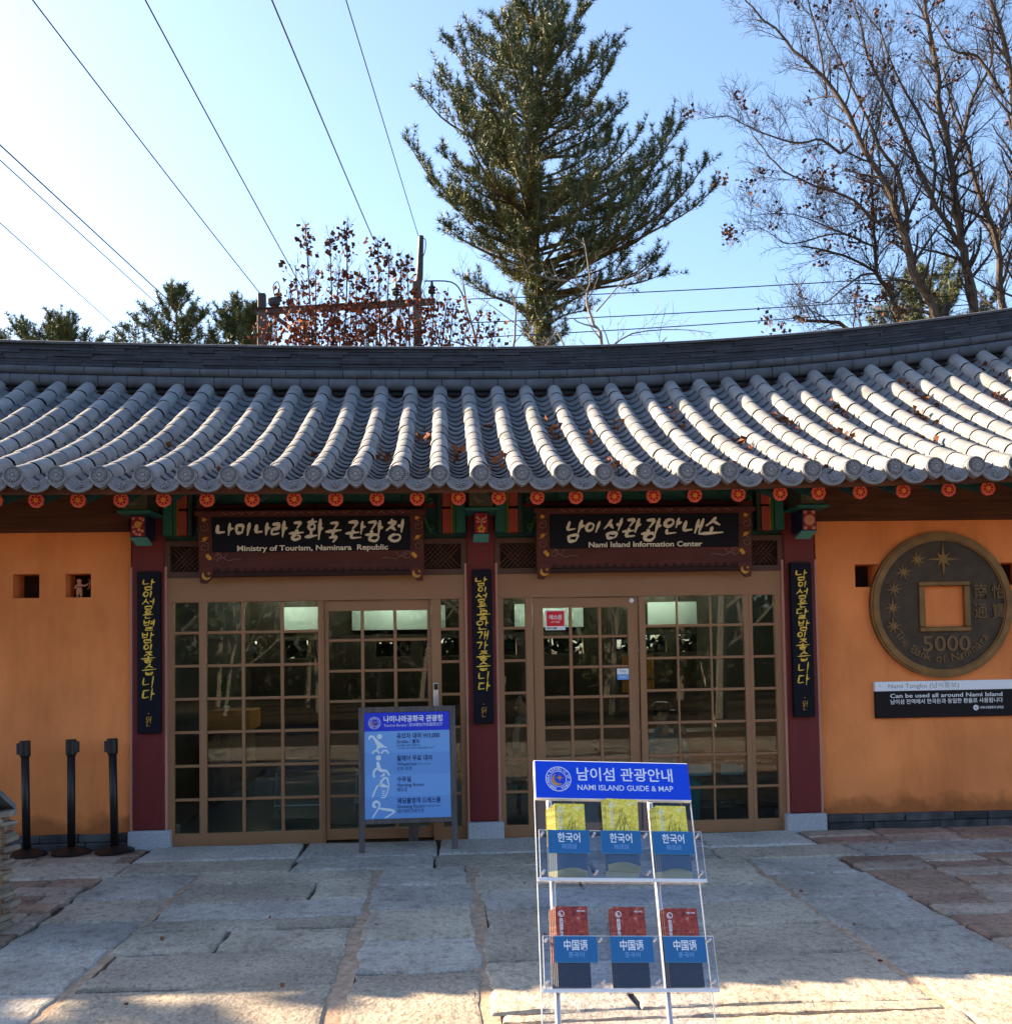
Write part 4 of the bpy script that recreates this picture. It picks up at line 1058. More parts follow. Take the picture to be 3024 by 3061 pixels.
def seal(m, c, r, y, T=None, detail=True, gold=None):
    """round emblem: ring of lettering around a crescent and a star"""
    ringpoly(m, c, r*.94, r, y-.0008, y, 32, T); ringpoly(m, c, r*.60, r*.64, y-.0008, y, 28, T)
    s_ = 'NAMINARA REPUBLIC OF KOREA'
    for i, ch in enumerate(s_):
        if ch == ' ': continue
        a = R(250)-R(320)*i/(len(s_)-1)
        TT = (T or Matrix.Identity(4)) @ Matrix.Translation((c[0]+.79*r*math.cos(a), 0, c[1]+.79*r*math.sin(a))) @ Matrix.Rotation(-(a-math.pi/2), 4, 'Y')
        text(m, ch, 0, 0, r*.25, y, None, .02, .0003, 'CENTER', 0, TT)
    (gold or m).prism(crescent((c[0]-.06*r, c[1]-.06*r), .46*r, R(215), .42), y-.001, y, T)
    (gold or m).prism(star8((c[0]+.10*r, c[1]+.10*r), .36*r, .22*r, .08*r), y-.0014, y, T)
Yp = -.0136
m = MB(); g = MB()
seal(m, (-.262, 1.012), .049, Yp, None, True, g)
text(m, '나미나라공화국 관광청', -.188, 1.038, .056, Yp, .475, .03, .0003); text(m, 'Tourism Bureau / 那米娜拉共和国观光厅', -.186, .990, .030, Yp, .472, .0, .0003)
m.build('heading_lettering', 'white', hd, local=True); g.build('emblem', 'ochre', hd, local=True)
m = MB(); Y2 = -.0126
text(m, '유모차 대여 W3,000', -.085, .901, .048, Y2, .345, .026, .0003); text(m, 'Stroller / 童车', -.085, .856, .036, Y2, .185, .016, .0003); text(m, '36개월 미만 영유아', -.085, .826, .019, Y2, .185, .01, .0003); text(m, 'For Baby Under 36 Months, 童车仅限36个月以下', -.072, .805, .015, Y2, .29, .008, .0003)
Y3 = -.0133
text(m, '휠체어 무료 대여', -.085, .722, .048, Y3, .28, .026, .0003); text(m, 'Wheelchair', -.085, .678, .036, Y3, .165, .016, .0003); text(m, '(For Free)', .088, .678, .022, Y3, .09, 0, .0003); text(m, '轮椅-免费', -.085, .641, .034, Y3, .12, 0, .0003)
text(m, '수유실', -.085, .557, .048, Y2, .11, .026, .0003); text(m, 'Nursing Room', -.085, .513, .036, Y2, .212, .016, .0003); text(m, '哺乳室', -.085, .475, .034, Y2, .08, 0, .0003)
text(m, '웨딩촬영객 드레스룸', -.085, .386, .048, Y3, .345, .026, .0003); text(m, 'Dressing Room', -.085, .343, .036, Y3, .21, .016, .0003); text(m, '(Wedding Parties)', .13, .343, .02, Y3, .13, 0, .0003); text(m, '婚纱摄影用更衣室', -.085, .306, .034, Y3, .21, 0, .0003)
m.build('lettering', 'dkblue', pn, local=True)
m = MB()
def stroke(pts, w, y=-.0136): ribbon(m, pts, w*1.15, y, .0012)
# stroller
m.prism(disc((-.222, .902), .021, 16), -.0145, -.0125); stroke([(-.307, .880), (-.300, .903), (-.285, .908), (-.268, .896), (-.24, .868), (-.19, .825), (-.165, .812)], .016)
m.prism([(-.275, .892), (-.258, .888), (-.175, .820), (-.232, .808)], -.0140, -.0125); stroke([(-.235, .83), (-.24, .80), (-.255, .795)], .014)
for cx in (-.252, -.180): ringpoly(m, (cx, .766), .019, .032, -.0148, -.0125, 14, None, 0, math.pi)
# wheelchair user
m.prism(disc((-.232, .733), .021, 16), -.0145, -.0125); stroke([(-.240, .703), (-.232, .66), (-.218, .633), (-.17, .63), (-.145, .59)], .026)
ringpoly(m, (-.225, .606), .038, .056, -.0148, -.0125, 14, None, R(110), R(215)); stroke([(-.185, .612), (-.196, .592), (-.22, .588)], .016)
# bottle
stroke([(-.285, .42), (-.245, .51), (-.225, .52), (-.205, .555), (-.19, .57), (-.175, .575), (-.16, .565), (-.158, .54), (-.150, .52), (-.16, .47), (-.18, .42), (-.215, .418)], .015)
stroke([(-.235, .525), (-.152, .500)], .026); 
for k in range(3): stroke([(-.205, .438+.017*k), (-.180, .434+.017*k)], .009)
# coat hanger
stroke([(-.252, .345), (-.272, .35), (-.275, .375), (-.255, .392), (-.228, .380), (-.225, .355), (-.235, .335), (-.285, .258)], .019); stroke([(-.235, .335), (-.13, .318), (-.11, .308), (-.12, .295), (-.185, .258)], .019)
m.build('pictograms', 'icon', pn, local=True)

# ------------------------------------------------------------------ acrylic brochure stand in the foreground
ST = thing('brochure_stand', 'clear acrylic brochure stand with a blue heading in the foreground', 'brochure stand', (.245, -5.541, .571))
uu = Vector((math.cos(.075), math.sin(.075), 0)); nn = Vector((-math.sin(.075), math.cos(.075), 0))
vv = math.cos(.472)*Vector((0, 0, 1))+math.sin(.472)*nn
a_ = math.cos(-.055)*uu+math.sin(-.055)*vv; b_ = -math.sin(-.055)*uu+math.cos(-.055)*vv
yy = b_.cross(a_).normalized()                                 # points away from the viewer
if yy.y < 0: yy = -yy
SM = Matrix((a_, yy, b_)).transposed().to_4x4()
ST.rotation_euler = SM.to_euler()
SW = .26
def stand_part(m, name, k, parent=ST): return m.build(name, k, parent, local=True)
m = MB(); m.box(-SW, SW, 0, .004, -.63, .584); bp_ = stand_part(m, 'back_panel', 'acryl')
m = MB()
for s_ in (-1, 1): m.box(s_*SW-.0011, s_*SW+.0011, -.001, .005, -.63, .584)
stand_part(m, 'edge', 'acryledge', bp_)
for u0 in (-.21, .127):
    m = MB(); m.tube([(u0, .022, -.645), (u0, .022, .70)], .0095, 12); stand_part(m, 'post', 'alu')
m = MB(); m.bbox(-.27, .27, -.03, .20, -.66, -.643, .004); stand_part(m, 'foot', 'alu')
m = MB(); m.bbox(-SW, SW, -.012, .008, .584, .716, .0015); hp = stand_part(m, 'heading_panel', 'plqw')
m = MB(); m.box(-SW+.004, SW-.001, -.0135, -.0121, .588, .713); hb = stand_part(m, 'blue_face', 'hdblue', hp)
m = MB(); g = MB(); seal(m, (-.181, .652), .0425, -.0137, None, True, g); text(m, '남이섬 관광안내', -.119, .667, .050, -.0137, .322, .012, .0003); text(m, 'NAMI ISLAND GUIDE & MAP', -.119, .6235, .0265, -.0137, .320, .006, .0003)
stand_part(m, 'heading_lettering', 'icon', hp); stand_part(g, 'emblem', 'ochre', hp)
PT = .030                                                     # pocket depth
for vb in (.322, -.004):
    m = MB(); m.bbox(-SW-.002, SW+.006, -PT-.006, .0, vb-.008, vb-.002, .001); stand_part(m, 'shelf', 'acryl')
    m = MB(); m.box(-SW-.002, SW+.012, -PT-.009, -PT-.0062, vb-.010, vb-.001); m.box(-SW-.002, SW+.012, -PT-.007, -PT-.003, vb-.0005, vb+.001); stand_part(m, 'shelf_edge', 'acryledge')
    m = MB(); m.box(-SW+.006, SW+.012, -PT-.003, -PT, vb-.002, vb+.152); fp = stand_part(m, 'front_plate', 'acryl')
    m = MB()
    for q in ((-SW+.005, -SW+.0063, vb, vb+.152), (SW+.0118, SW+.013, vb, vb+.152), (-SW+.006, SW+.012, vb+.152, vb+.1533)): m.box(q[0], q[1], -PT-.0032, -PT+.0004, q[2], q[3])
    stand_part(m, 'edge', 'acryledge', fp)
    for u0 in (-.243, -.077, .091, .261):
        for dv in (.022, .143):
            m = MB(); m.tube([(u0, -PT-.008, vb+dv), (u0, 0, vb+dv)], .0042, 10); stand_part(m, 'stud', 'alu')
top_cards = ((-.225, .130), (-.056, .127), (.112, .131)); low_cards = ((-.220, .128), (-.049, .129), (.117, .127))
for row, (cards, v0, v1) in enumerate(((top_cards, .402, .473), (low_cards, .073, .145))):
    for u0, w in cards:
        m = MB(); m.box(u0-.002, u0+w+.002, -PT-.0042, -PT-.0031, v0-.002, v1+.002); c = stand_part(m, 'language_card', 'cardtx')
        m = MB(); m.box(u0, u0+w, -PT-.0050, -PT-.0043, v0, v1); stand_part(m, 'card_face', 'card', c)
        m = MB(); text(m, ('한국어', '中国语')[row], u0+w/2, v0+.046, .033, -PT-.0052, .072, .014, .0003, 'CENTER'); stand_part(m, 'lettering', 'icon', c)
        m = MB(); text(m, ('韓國語', '중국어')[row], u0+w/2, v0+.019, .0175, -PT-.0052, .048, .0, .0003, 'CENTER'); stand_part(m, 'small_lettering', 'ltblue2' if row == 0 else 'ltblue', c)
# brochures standing in the pockets (things of their own)
def brochure(u0, w, vtop, depth, row, label, group, front, vbot=None, tilt=0):
    vb = (.326, .0005)[row] if vbot is None else vbot
    o = thing('brochure', label, 'brochure', (0, 0, 0), group)
    Mx = Matrix.Translation(ST.location) @ SM @ Matrix.Translation((u0+w/2, -depth, vb)) @ Matrix.Rotation(R(tilt), 4, 'Y')
    o.matrix_world = Mx; o.location = Mx.translation; o.rotation_euler = Mx.to_euler()
    h = vtop-vb
    m = MB(); m.box(-w/2, w/2, -.0022, .0, 0, h); b = m.build('pages', 'paper', o, local=True)
    foot = .026 if row == 0 else .072
    if row == 0:
        P = [(-w/2, 0), (w/2, 0), (w/2, foot*.75)]+[(w/2-w*i/8, foot*.75+.011*math.sin(math.pi*i/8)) for i in range(1, 8)]+[(-w/2, foot*.75)]
        m = MB(); m.prism(P, -.0040, -.0024); m.build('cover_foot', 'brob', o, local=True)
        m = MB(); m.box(-w/2, w/2, -.0034, -.0023, foot*.75, foot+.075); m.build('cover_middle', mat('pale_blue_page', (.17, .25, .34), rough=.4) if 'pale_blue_page' not in bpy.data.materials else bpy.data.materials['pale_blue_page'], o, local=True)
        m = MB(); m.box(-w/2, w/2, -.0034, -.0023, foot+.0752, h); m.build('cover', 'broy', o, local=True)
    else:
        m = MB(); m.box(-w/2, w/2, -.0034, -.0023, 0, foot); m.build('cover_foot', 'brork', o, local=True)
        m = MB(); m.box(-w/2, w/2, -.0034, -.0023, foot+.0002, h); m.build('cover', 'bror', o, local=True)
    if front:
        m = MB(); T = Matrix.Translation((-w/2+.019, 0, h-.022)); ringpoly(m, (0, 0), .0075, .0095, -.0042, -.0034, 20, T); m.prism(crescent((0, 0), .0055, R(215), .45), -.0042, -.0034, T)
        s_ = ('나미나라공화국', '韩国南怡岛')[row]
        for i, ch in enumerate(s_):
            if row == 0 and i > 4: break
            text(m, ch, -w/2+.018, h-.042-i*.0125, .0135, -.0036, .0105, .01, .0003, 'CENTER')
        text(m, ('KOREAN', '中国语 CHINESE')[row], w/2-.020, h-.014, .0065, -.0036, .026, .01, .0003, 'CENTER')
        m.build('lettering', 'icon', o, local=True)
        if row == 0:                                          # bare twigs printed over the yellow canopy
            m = MB(); rr = random.Random(int(u0*1000)); a0, b0 = foot+.08, h-.004
            for k in range(10):
                xa = rr.uniform(-w*.48, w*.48); xb = w*.06+rr.uniform(-.018, .018); za = a0; zb = b0-.022
                t = rr.uniform(.55, .95); m.tube([(xa, -.0035, za), (xa+(xb-xa)*t*.6, -.0035, za+(zb-za)*t*.55), (xa+(xb-xa)*t, -.0035, za+(zb-za)*t)], [.0007, .0005, .0003], 3)
            m.build('printed_twigs', 'dkgreen', o, local=True)
gY, gR = 'yellow Korean brochures in the upper pockets', 'red Chinese brochures in the lower pockets'
for u0, w, vt, nback, nm in ((-.202, .098, .563, 4, 'upper left'), (-.040, .104, .582, 1, 'upper middle'), (.130, .101, .561, 3, 'upper right')):
    lab = {'upper left': 'yellow brochure at the front of the upper left pocket', 'upper middle': 'yellow brochure standing tallest in the upper middle pocket', 'upper right': 'yellow brochure at the front of the upper right pocket'}[nm]
    brochure(u0, w, vt, .026, 0, lab, gY, True, tilt=(2.2 if 'middle' in nm else 0), vbot=(.345 if 'middle' in nm else None))
    for k in range(nback): brochure(u0-.006*(k+1), w, vt-.003*(k+1), .026-.0045*(k+1), 0, 'yellow brochure fanned out behind the front one in the %s pocket' % nm, gY, False)
for u0, w, vt, nback, nm in ((-.214, .100, .237, 3, 'lower left'), (-.037, .102, .236, 2, 'lower middle'), (.124, .106, .233, 2, 'lower right')):
    brochure(u0, w, vt, .026, 1, 'red brochure at the front of the %s pocket' % nm, gR, True)
    for k in range(nback): brochure(u0-.005*(k+1), w, vt-.003*(k+1), .026-.0045*(k+1), 1, 'red brochure fanned out behind the front one in the %s pocket' % nm, gR, False)

# ------------------------------------------------------------------ mud and fieldstone wall at the left
t = thing('stone_wall', 'low mud and fieldstone wall with a tiled top at the left edge', 'wall', (-4.6, -2.5, 0))
m = MB(); m.bbox(-6.6, -2.91, -2.62, -2.30, -.03, .66, .02); m.build('mud_core', 'mud', t)
m = MB(); rng = random.Random(9)
def flat_stone(cx, cy, cz, lx, ly, lz):
    m2 = MB(); m2.bbox(-lx/2, lx/2, -ly/2, ly/2, -lz/2, lz/2, min(lx, ly, lz)*.22)
    T = Matrix.Translation((cx, cy, cz)) @ Matrix.Rotation(rng.uniform(-.12, .12), 4, 'Y') @ Matrix.Rotation(rng.uniform(-.3, .3), 4, 'Z')
    m.add([T @ Vector(v) for v in m2.v], m2.f)
z = .0
while z < .64:                                                # thin stones bonded into the corner
    lz = rng.uniform(.018, .04)
    flat_stone(-2.975+rng.uniform(-.02, .03), -2.36+rng.uniform(-.02, .02), z+lz/2, .20, .14, lz)
    z += lz+rng.uniform(.002, .014)
for zr in (.0, .03, .20, .37, .60, .63):
    y = -2.63
    while y < -2.50:
        w = rng.uniform(.10, .2); flat_stone(-2.985, y+w/2, zr+.02, .18, w, rng.uniform(.025, .045)); y += w+.006
    x = -6.5
    while x < -3.0:
        w = min(rng.uniform(.18, .4), -2.93-x); flat_stone(x+w/2, -2.60+rng.uniform(-.01, .01), zr+rng.uniform(-.01, .015), w, .14, rng.uniform(.03, .06)); flat_stone(x+w/2, -2.30, zr, w, .12, .05); x += w+rng.uniform(.0, .05)
m.build('fieldstones', 'flat', t)
m = MB()
for s_ in (-1, 1):
    m.add([(-6.7, -2.455+s_*.22, .66), (-2.90, -2.455+s_*.22, .66), (-2.93, -2.455, .80), (-6.7, -2.455, .80), (-6.7, -2.455+s_*.22, .69), (-2.90, -2.455+s_*.22, .69), (-2.93, -2.455, .845), (-6.7, -2.455, .845)],
          [(0, 1, 5, 4), (4, 5, 6, 7), (0, 3, 2, 1), (1, 2, 6, 5)])
x = -6.6
while x < -2.96:
    for s_ in (-1, 1): m.tube([(x, -2.455+s_*.25, .70), (x, -2.455, .85)], .045, 10)
    x += .24
m.build('tile_cap', 'pan', t)
m = MB(); m.tube([(-6.7, -2.455, .875), (-2.97, -2.455, .875)], .05, 12); m.build('cap_ridge', 'pan', t)

# ------------------------------------------------------------------ inside the office
t = thing('reception_desk', 'orange varnished desk with a wooden front seen through the left window', 'desk', (-2.6, 2.4, 0))
m = MB(); m.bbox(-2.79, -2.35, 2.2, 2.8, .77, .98, .01); m.build('desk_front', 'desk', t)
for x in (-2.7, -2.42):
    m = MB(); m.bbox(x-.03, x+.03, 2.25, 2.7, -.005, .77, .004); m.build('leg', 'olive', t)
t = thing('potted_leaf', 'single glossy green leaf on a stem above the orange desk', 'plant', (-2.62, 2.3, .98))
m = MB(); m.tube([(0, 0, 0), (.03, 0, .10), (.0, 0, .16)], .006, 5); m.build('stem', 'dkgreen', t, local=True)
m = MB(); P = [(0, .15), (.045, .20), (.062, .25), (.04, .31), (0, .37), (-.04, .31), (-.062, .25), (-.045, .20)]; m.prism(P, -.004, .004); m.build('leaf', 'leafgreen', t, local=True)
m = MB(); m.lathe([(.03, 0), (.045, .03), (.03, .05)], (0, 0, 0), 12); m.build('vase', 'white', t, local=True)
t = thing('display_counter', 'dark wooden counter on a stone and mud base behind the right window', 'counter', (2.2, 1.4, 0))
m = MB(); m.bbox(1.55, 2.98, 1.2, 1.7, .47, .745, .012); m.build('wooden_front', 'deskdk', t)
m = MB(); m.bbox(1.55, 2.98, 1.24, 1.68, -.005, .47, .01); m.build('mud_base', 'mud', t)
m = MB()
for zr in (.06, .25, .45):
    x = 1.5
    while x < 2.95:
        w = rng.uniform(.12, .3); flat_stone(x+w/2, 1.23, zr+rng.uniform(-.015, .015), w, .10, rng.uniform(.03, .07)); x += w
m.build('fieldstones', 'flat', t)
for i, (x, lb) in enumerate(((2.04, 'pale cyan card on the stone counter, next to the brochure stand heading'), (2.355, 'pale cyan card on the stone counter, nearer the right column'))):
    m = MB(); m.bbox(x, x+.225, 1.165, 1.172, .325, .435, .003); tag(m.build('notice_card', 'cyan'), lb, 'card', 'pale cyan cards behind the right window')
t = thing('office_chair', 'dark chair with chrome legs inside behind the left window', 'chair', (-1.75, 1.6, 0))
m = MB(); m.bbox(-.22, .22, -.2, .2, .42, .46, .02); m.build('seat', 'navy', t, local=True)
m = MB(); m.bbox(-.22, .22, .17, .21, .5, .85, .02); m.build('backrest', 'navy', t, local=True)
for sx in (-1, 1):
    for sy in (-1, 1):
        m = MB(); m.tube([(sx*.2, sy*.18, .43), (sx*.23, sy*.2, 0)], .011, 8); m.build('leg', 'alu', t, local=True)
m = MB(); m.tube([(-.23, -.2, .10), (.23, -.2, .10)], .009, 8); m.build('stretcher', 'alu', t, local=True)
t2 = copy_tree(t); t2.location = (-.98, 1.7, 0); t2['label'] = 'dark chair with chrome legs inside behind the sliding door'
t['group'] = t2['group'] = 'chairs inside the office'
for i, (x, lb) in enumerate(((-3.6, ''), (-2.25, 'ceiling tube lamp at the back of the left bay'), (-.9, 'ceiling tube lamp behind the sliding door'), (1.05, 'ceiling tube lamp behind the swing door'), (2.45, 'ceiling tube lamp behind the right window'))):
    if not lb: continue
    q = thing('tube_lamp', lb, 'lamp', (x, 4.15, 2.44), 'tube lamps inside the office')
    m = MB(); m.bbox(-.30, .30, -.03, .03, .02, .06, .004); m.build('lamp_housing', 'white', q, local=True)
    m = MB(); m.tube([(-.28, 0, 0), (.28, 0, 0)], .015, 8); m.build('tube', 'lamp', q, local=True)
t = thing('bamboo_screen', 'brown bamboo screen hanging inside behind the right window', 'screen', (1.55, 1.0, 1.15))
m = MB(); 
for i in range(9): m.tube([(-.16+.035*i, 0, 0), (-.16+.035*i, 0, .36)], .016, 6)
m.build('slats', 'desk', t, local=True)
m = MB(); m.box(-.18, .14, -.02, .02, -.01, .0); m.box(-.18, .14, -.02, .02, .12, .13); m.build('binding', 'dark', t, local=True)

# ------------------------------------------------------------------ trees
def smooth_path(P, n=3):
    P = [Vector(p) for p in P]; o = []
    for i in range(len(P)-1):
        p0, p1, p2, p3 = P[max(i-1, 0)], P[i], P[i+1], P[min(i+2, len(P)-1)]
        for k in range(n):
            t = k/n; o.append(.5*((2*p1)+(p2-p0)*t+(2*p0-5*p1+4*p2-p3)*t*t+(3*p1-p0-3*p2+p3)*t**3))
    o.append(P[-1]); return o
def rvec(rg): 
    while True:
        v = Vector((rg.uniform(-1, 1), rg.uniform(-1, 1), rg.uniform(-1, 1)))
        if .05 < v.length < 1: return v.normalized()
def twigs(m, path, r0, r1, rg, depth, dens, length, leaves=None, up=.25, tmin=.15, leafp=0, flat=None):
    """side shoots along a limb, recursive"""
    L = sum((path[i+1]-path[i]).length for i in range(len(path)-1)); n = max(1, int(L*dens)); 
    for k in range(n):
        t = tmin+(1-tmin)*(k+rg.random())/n; f = t*(len(path)-1); i = min(int(f), len(path)-2); p = path[i].lerp(path[i+1], f-i)
        d = (path[i+1]-path[i]).normalized(); s_ = rvec(rg); s_ = (s_-d*s_.dot(d)).normalized()
        if flat: s_.y *= flat
        v = (d*rg.uniform(.45, 1.0)+s_*rg.uniform(.6, 1.0)+Vector((0, 0, up))).normalized()
        l = length*rg.uniform(.45, 1.1)*(1-.45*t); r = max(.0037, (r0+(r1-r0)*t)*rg.uniform(.30, .5))
        ns = 4 if depth > 0 else 3; q = [p]; dd = v.copy()
        for j in range(ns):
            dd = (dd+rvec(rg)*.22+Vector((0, 0, .05))).normalized(); q.append(q[-1]+dd*l/ns)
        m.tube(q, [r*(1-.6*j/ns) for j in range(ns+1)], 5 if r > .012 else 3, False)
        if leaves is not None and leafp and depth <= 1 and rg.random() < leafp*.10:
            for _ in range(rg.randint(6, 22)): leaf(leaves, q[-1]+rvec(rg)*rg.uniform(.02, .20), rg, rg.uniform(.05, .10))
        if depth > 0: twigs(m, q, r, r*.3, rg, depth-1, dens*1.55, length*.52, leaves, up, .2, leafp, flat)
def leaf(m, c, rg, s):
    a = rvec(rg); b = a.orthogonal().normalized(); b = Matrix.Rotation(rg.uniform(0, 6.3), 3, a) @ b
    n_ = a.cross(b); w = s*.42
    m.add([c, c+a*s*.45+b*w+n_*s*.1, c+a*s, c+a*s*.5-b*w+n_*s*.12], [(0, 1, 2), (0, 2, 3)])
def needles(m, c, d, rg, n=13, L=.13, w=.0085):
    d = d.normalized()
    for _ in range(n):
        v = (d*rg.uniform(.25, 1.0)+rvec(rg)*.75).normalized(); l = L*rg.uniform(.7, 1.15); s_ = v.cross(rvec(rg)).normalized()*w
        m.add([c-s_, c+s_, c+v*l], [(0, 1, 2)])

def interp(tab, z):
    tab = sorted(tab, key=lambda p: p[0])
    if z <= tab[0][0]: return tab[0][1]
    for a, b in zip(tab, tab[1:]):
        if z <= b[0]: return a[1]+(b[1]-a[1])*(z-a[0])/(b[0]-a[0])
    return tab[-1][1]
# the big pine
def pine(name, label, base, zt, trunk, profL, profR, nb, seed, r0=.17, dens=1.0, nl=.13, z0b=7.0, group=None, extra=()):
    rg = random.Random(seed); big = nb > 150
    t = thing(name, label, 'tree', base, group)
    tr = MB(); tp = smooth_path(trunk, 3); n = len(tp); tr.tube(tp, [r0*(1-.93*i/(n-1)) for i in range(n)], 10)
    cr = MB(); ye = MB()
    zlo, zhi = z0b, zt
    def axis(z):
        for a, b in zip(tp, tp[1:]):
            if a.z <= z <= b.z: return a.lerp(b, (z-a.z)/max(1e-6, b.z-a.z))
        return tp[-1].copy()
    for k in range(nb+len(extra)):
        f = min(1, (k+rg.random())/nb); z = zlo+(zhi-zlo)*f**.86
        az_ = k*2.4+rg.uniform(-.8, .8); ca, sa = math.cos(az_), math.sin(az_)
        R_ = interp(profR, z) if ca > 0 else interp(profL, z)
        Rm = (interp(profR, z)+interp(profL, z))/2
        rad = (abs(ca)*R_+(1-abs(ca))*Rm*.9)*rg.choice((rg.uniform(.3, .75), rg.uniform(.6, 1.0), rg.uniform(.88, 1.08)))
        if rad < .12: rad = .15
        tip = axis(z)+Vector((ca*rad, sa*rad, 0)); tip.z = z
        rise = rad*(rg.uniform(.25, .6)+.35*f*f)+.1
        zb = max(tp[0].z, z-rise); o = axis(zb)
        mid = o.lerp(tip, .55); mid.z = zb+(z-zb)*rg.uniform(.22, .38)
        path = smooth_path([o, o.lerp(mid, .5)+Vector((0, 0, -.02)), mid, mid.lerp(tip, .6)+Vector((0, 0, -.06*rad)), tip], 3)
        if k >= nb: path = smooth_path(extra[k-nb], 4); rad = 2.6; z = 13
        rb = .012+.014*rad
        tr.tube(path, [rb*(1-.85*i/(len(path)-1)) for i in range(len(path))], 5, False)
        L = sum((path[i+1]-path[i]).length for i in range(len(path)-1))
        ns = int(L*9*dens*(.5 if (big and z < zlo+.33*(zhi-zlo)) else rg.uniform(.7, 1.15)))+4
        for j in range(ns):
            u = .22+.78*(j+rg.random())/ns; g = u*(len(path)-1); i = min(int(g), len(path)-2); p = path[i].lerp(path[i+1], g-i); d = (path[i+1]-path[i]).normalized()
            s_ = rvec(rg); s_ = (s_-d*s_.dot(d)).normalized()
            v = (d*.7+s_*.8+Vector((0, 0, rg.uniform(.3, 1.0)))).normalized(); l = rg.uniform(.22, .85)*(1.1-.5*u)*min(1, .5+rad*.3)
            q = [p, p+v*l*.5, p+(v+Vector((0, 0, .25))).normalized()*l]
            tr.tube(q, [.006, .004, .002], 3, False)
            tgt = ye if rg.random() < (.42 if (p-axis(p.z)).length < rad*.55 else .12) else cr
            for e in range(rg.randint(3, 6)):
                w_ = .25+.75*e/4; c = p+(q[2]-p)*min(1, w_); needles(tgt, c, (q[2]-q[1])+rvec(rg)*l*.35+Vector((0, 0, .12)), rg, 11, nl)
        for e in range(4): needles(cr, path[-1]-(path[-1]-path[-2])*.4*e, path[-1]-path[-2]+Vector((0, 0, .05)), rg, 14, nl)
    tr.build('trunk', 'pinebark', t); cr.build('crown', 'needle', t)
    if ye.v: ye.build('inner_needles', 'needleyl', t)
    return t
ax = 1.85
pL = [(16.5, .35), (16.2, .8), (15.8, 1.25), (15.25, 1.9), (14.26, 2.3), (13.2, 2.85), (12.55, 2.55), (11.9, 2.0), (11.1, 1.95), (10.6, 1.0), (10.3, .55), (9.4, .45), (8, .6)]
pR = [(16.5, .4), (16.2, 1.0), (15.9, 1.45), (15.3, 1.75), (14.94, 2.3), (14.5, 2.7), (13.57, 3.2), (12.84, 3.35), (12.1, 4.1), (11.6, 3.4), (11.1, 2.8), (10.35, 3.1), (10.0, 1.6), (9.6, .7), (8, .7)]
pine('pine_tree', 'tall dense green pine tree rising behind the middle of the roof', (1.88, 14, -.05), 16.5,
     [(1.9, 14, -.05), (1.89, 14, 4), (1.89, 14, 8.5), (1.87, 14, 10), (1.82, 14, 11.7), (1.81, 14, 13.4), (1.84, 14, 15.1), (1.88, 14, 16.4)], pL, pR, 205, 23, .17, .95, .155, 8.3, None,
     [[(1.87, 14, 9.6), (3.0, 13.8, 10.2), (4.4, 13.7, 10.9), (5.4, 13.8, 11.5), (6.05, 13.9, 12.15)], [(1.85, 14, 10.1), (3.0, 14.2, 10.5), (4.2, 14.2, 10.9), (5.1, 14.1, 11.9), (5.3, 14.1, 13.0)],
      [(1.85, 14, 9.3), (3.0, 14.3, 9.8), (4.2, 14.4, 10.0), (4.9, 14.4, 10.25)], [(1.85, 14, 10.2), (1.0, 13.9, 10.4), (.2, 13.9, 10.8), (-.15, 13.9, 11.1)], [(1.86, 14, 9.0), (1.3, 13.8, 9.3), (.7, 13.7, 9.5), (.3, 13.7, 9.8)],
      [(1.84, 14, 10.9), (.8, 14.1, 11.3), (-.4, 14.1, 12.2), (-1.05, 14.1, 13.2)], [(1.87, 14, 8.7), (2.4, 13.7, 9.0), (3.0, 13.6, 9.1)], [(1.85, 14, 10.6), (3.1, 13.8, 11.0), (4.4, 13.8, 12.2), (5.0, 13.8, 13.6)]])
G = 'pines behind the left end of the roof'
pine('pine_tree', 'small dark pine top showing over the far left end of the ridge', (-10.35, 18, -.05), 10.3, [(-10.35, 18, -.05), (-10.3, 18, 6), (-10.3, 18, 10.1)], [(10.3, .5), (10.0, 1.0), (9.5, 1.5), (8, 1.6)], [(10.3, .5), (10.0, .9), (9.5, 1.3), (8, 1.5)], 44, 31, .12, 1.3, .16, 8.4, G)
pine('pine_tree', 'airy young pine behind the ridge, its top crossed by two cables', (-6.75, 16, -.05), 10.45, [(-6.75, 16, -.05), (-6.75, 16, 6), (-6.7, 16, 10.2)], [(10.4, .12), (10, .35), (9.7, 1.0), (9.2, 1.45), (8, 1.6)], [(10.4, .15), (10, .45), (9.6, .9), (9, 1.1), (8, 1.2)], 40, 33, .10, 1.1, .15, 8.4, G)
pine('pine_tree', 'denser pine between the airy pine and the grey utility post', (-5.3, 16.6, -.05), 10.35, [(-5.3, 16.6, -.05), (-5.3, 16.6, 6), (-5.25, 16.6, 10.3)], [(10.4, .3), (10, .6), (9.5, .8), (8, .95)], [(10.4, .3), (10.1, .65), (9.5, .95), (8, 1.0)], 58, 35, .12, 1.2, .14, 8.4, G)
pine('pine_tree', 'yellowish pine low behind the bare oaks at the right end of the ridge', (12.5, 17, -.05), 11.4, [(12.5, 17, -.05), (12.5, 17, 6), (12.5, 17, 11.2)], [(11.4, .4), (10.8, 1.2), (10, 1.9), (8, 2.2)], [(11.4, .5), (10.8, 1.3), (10, 2.0), (8, 2.2)], 70, 37, .15, 1, .15, 8.2)

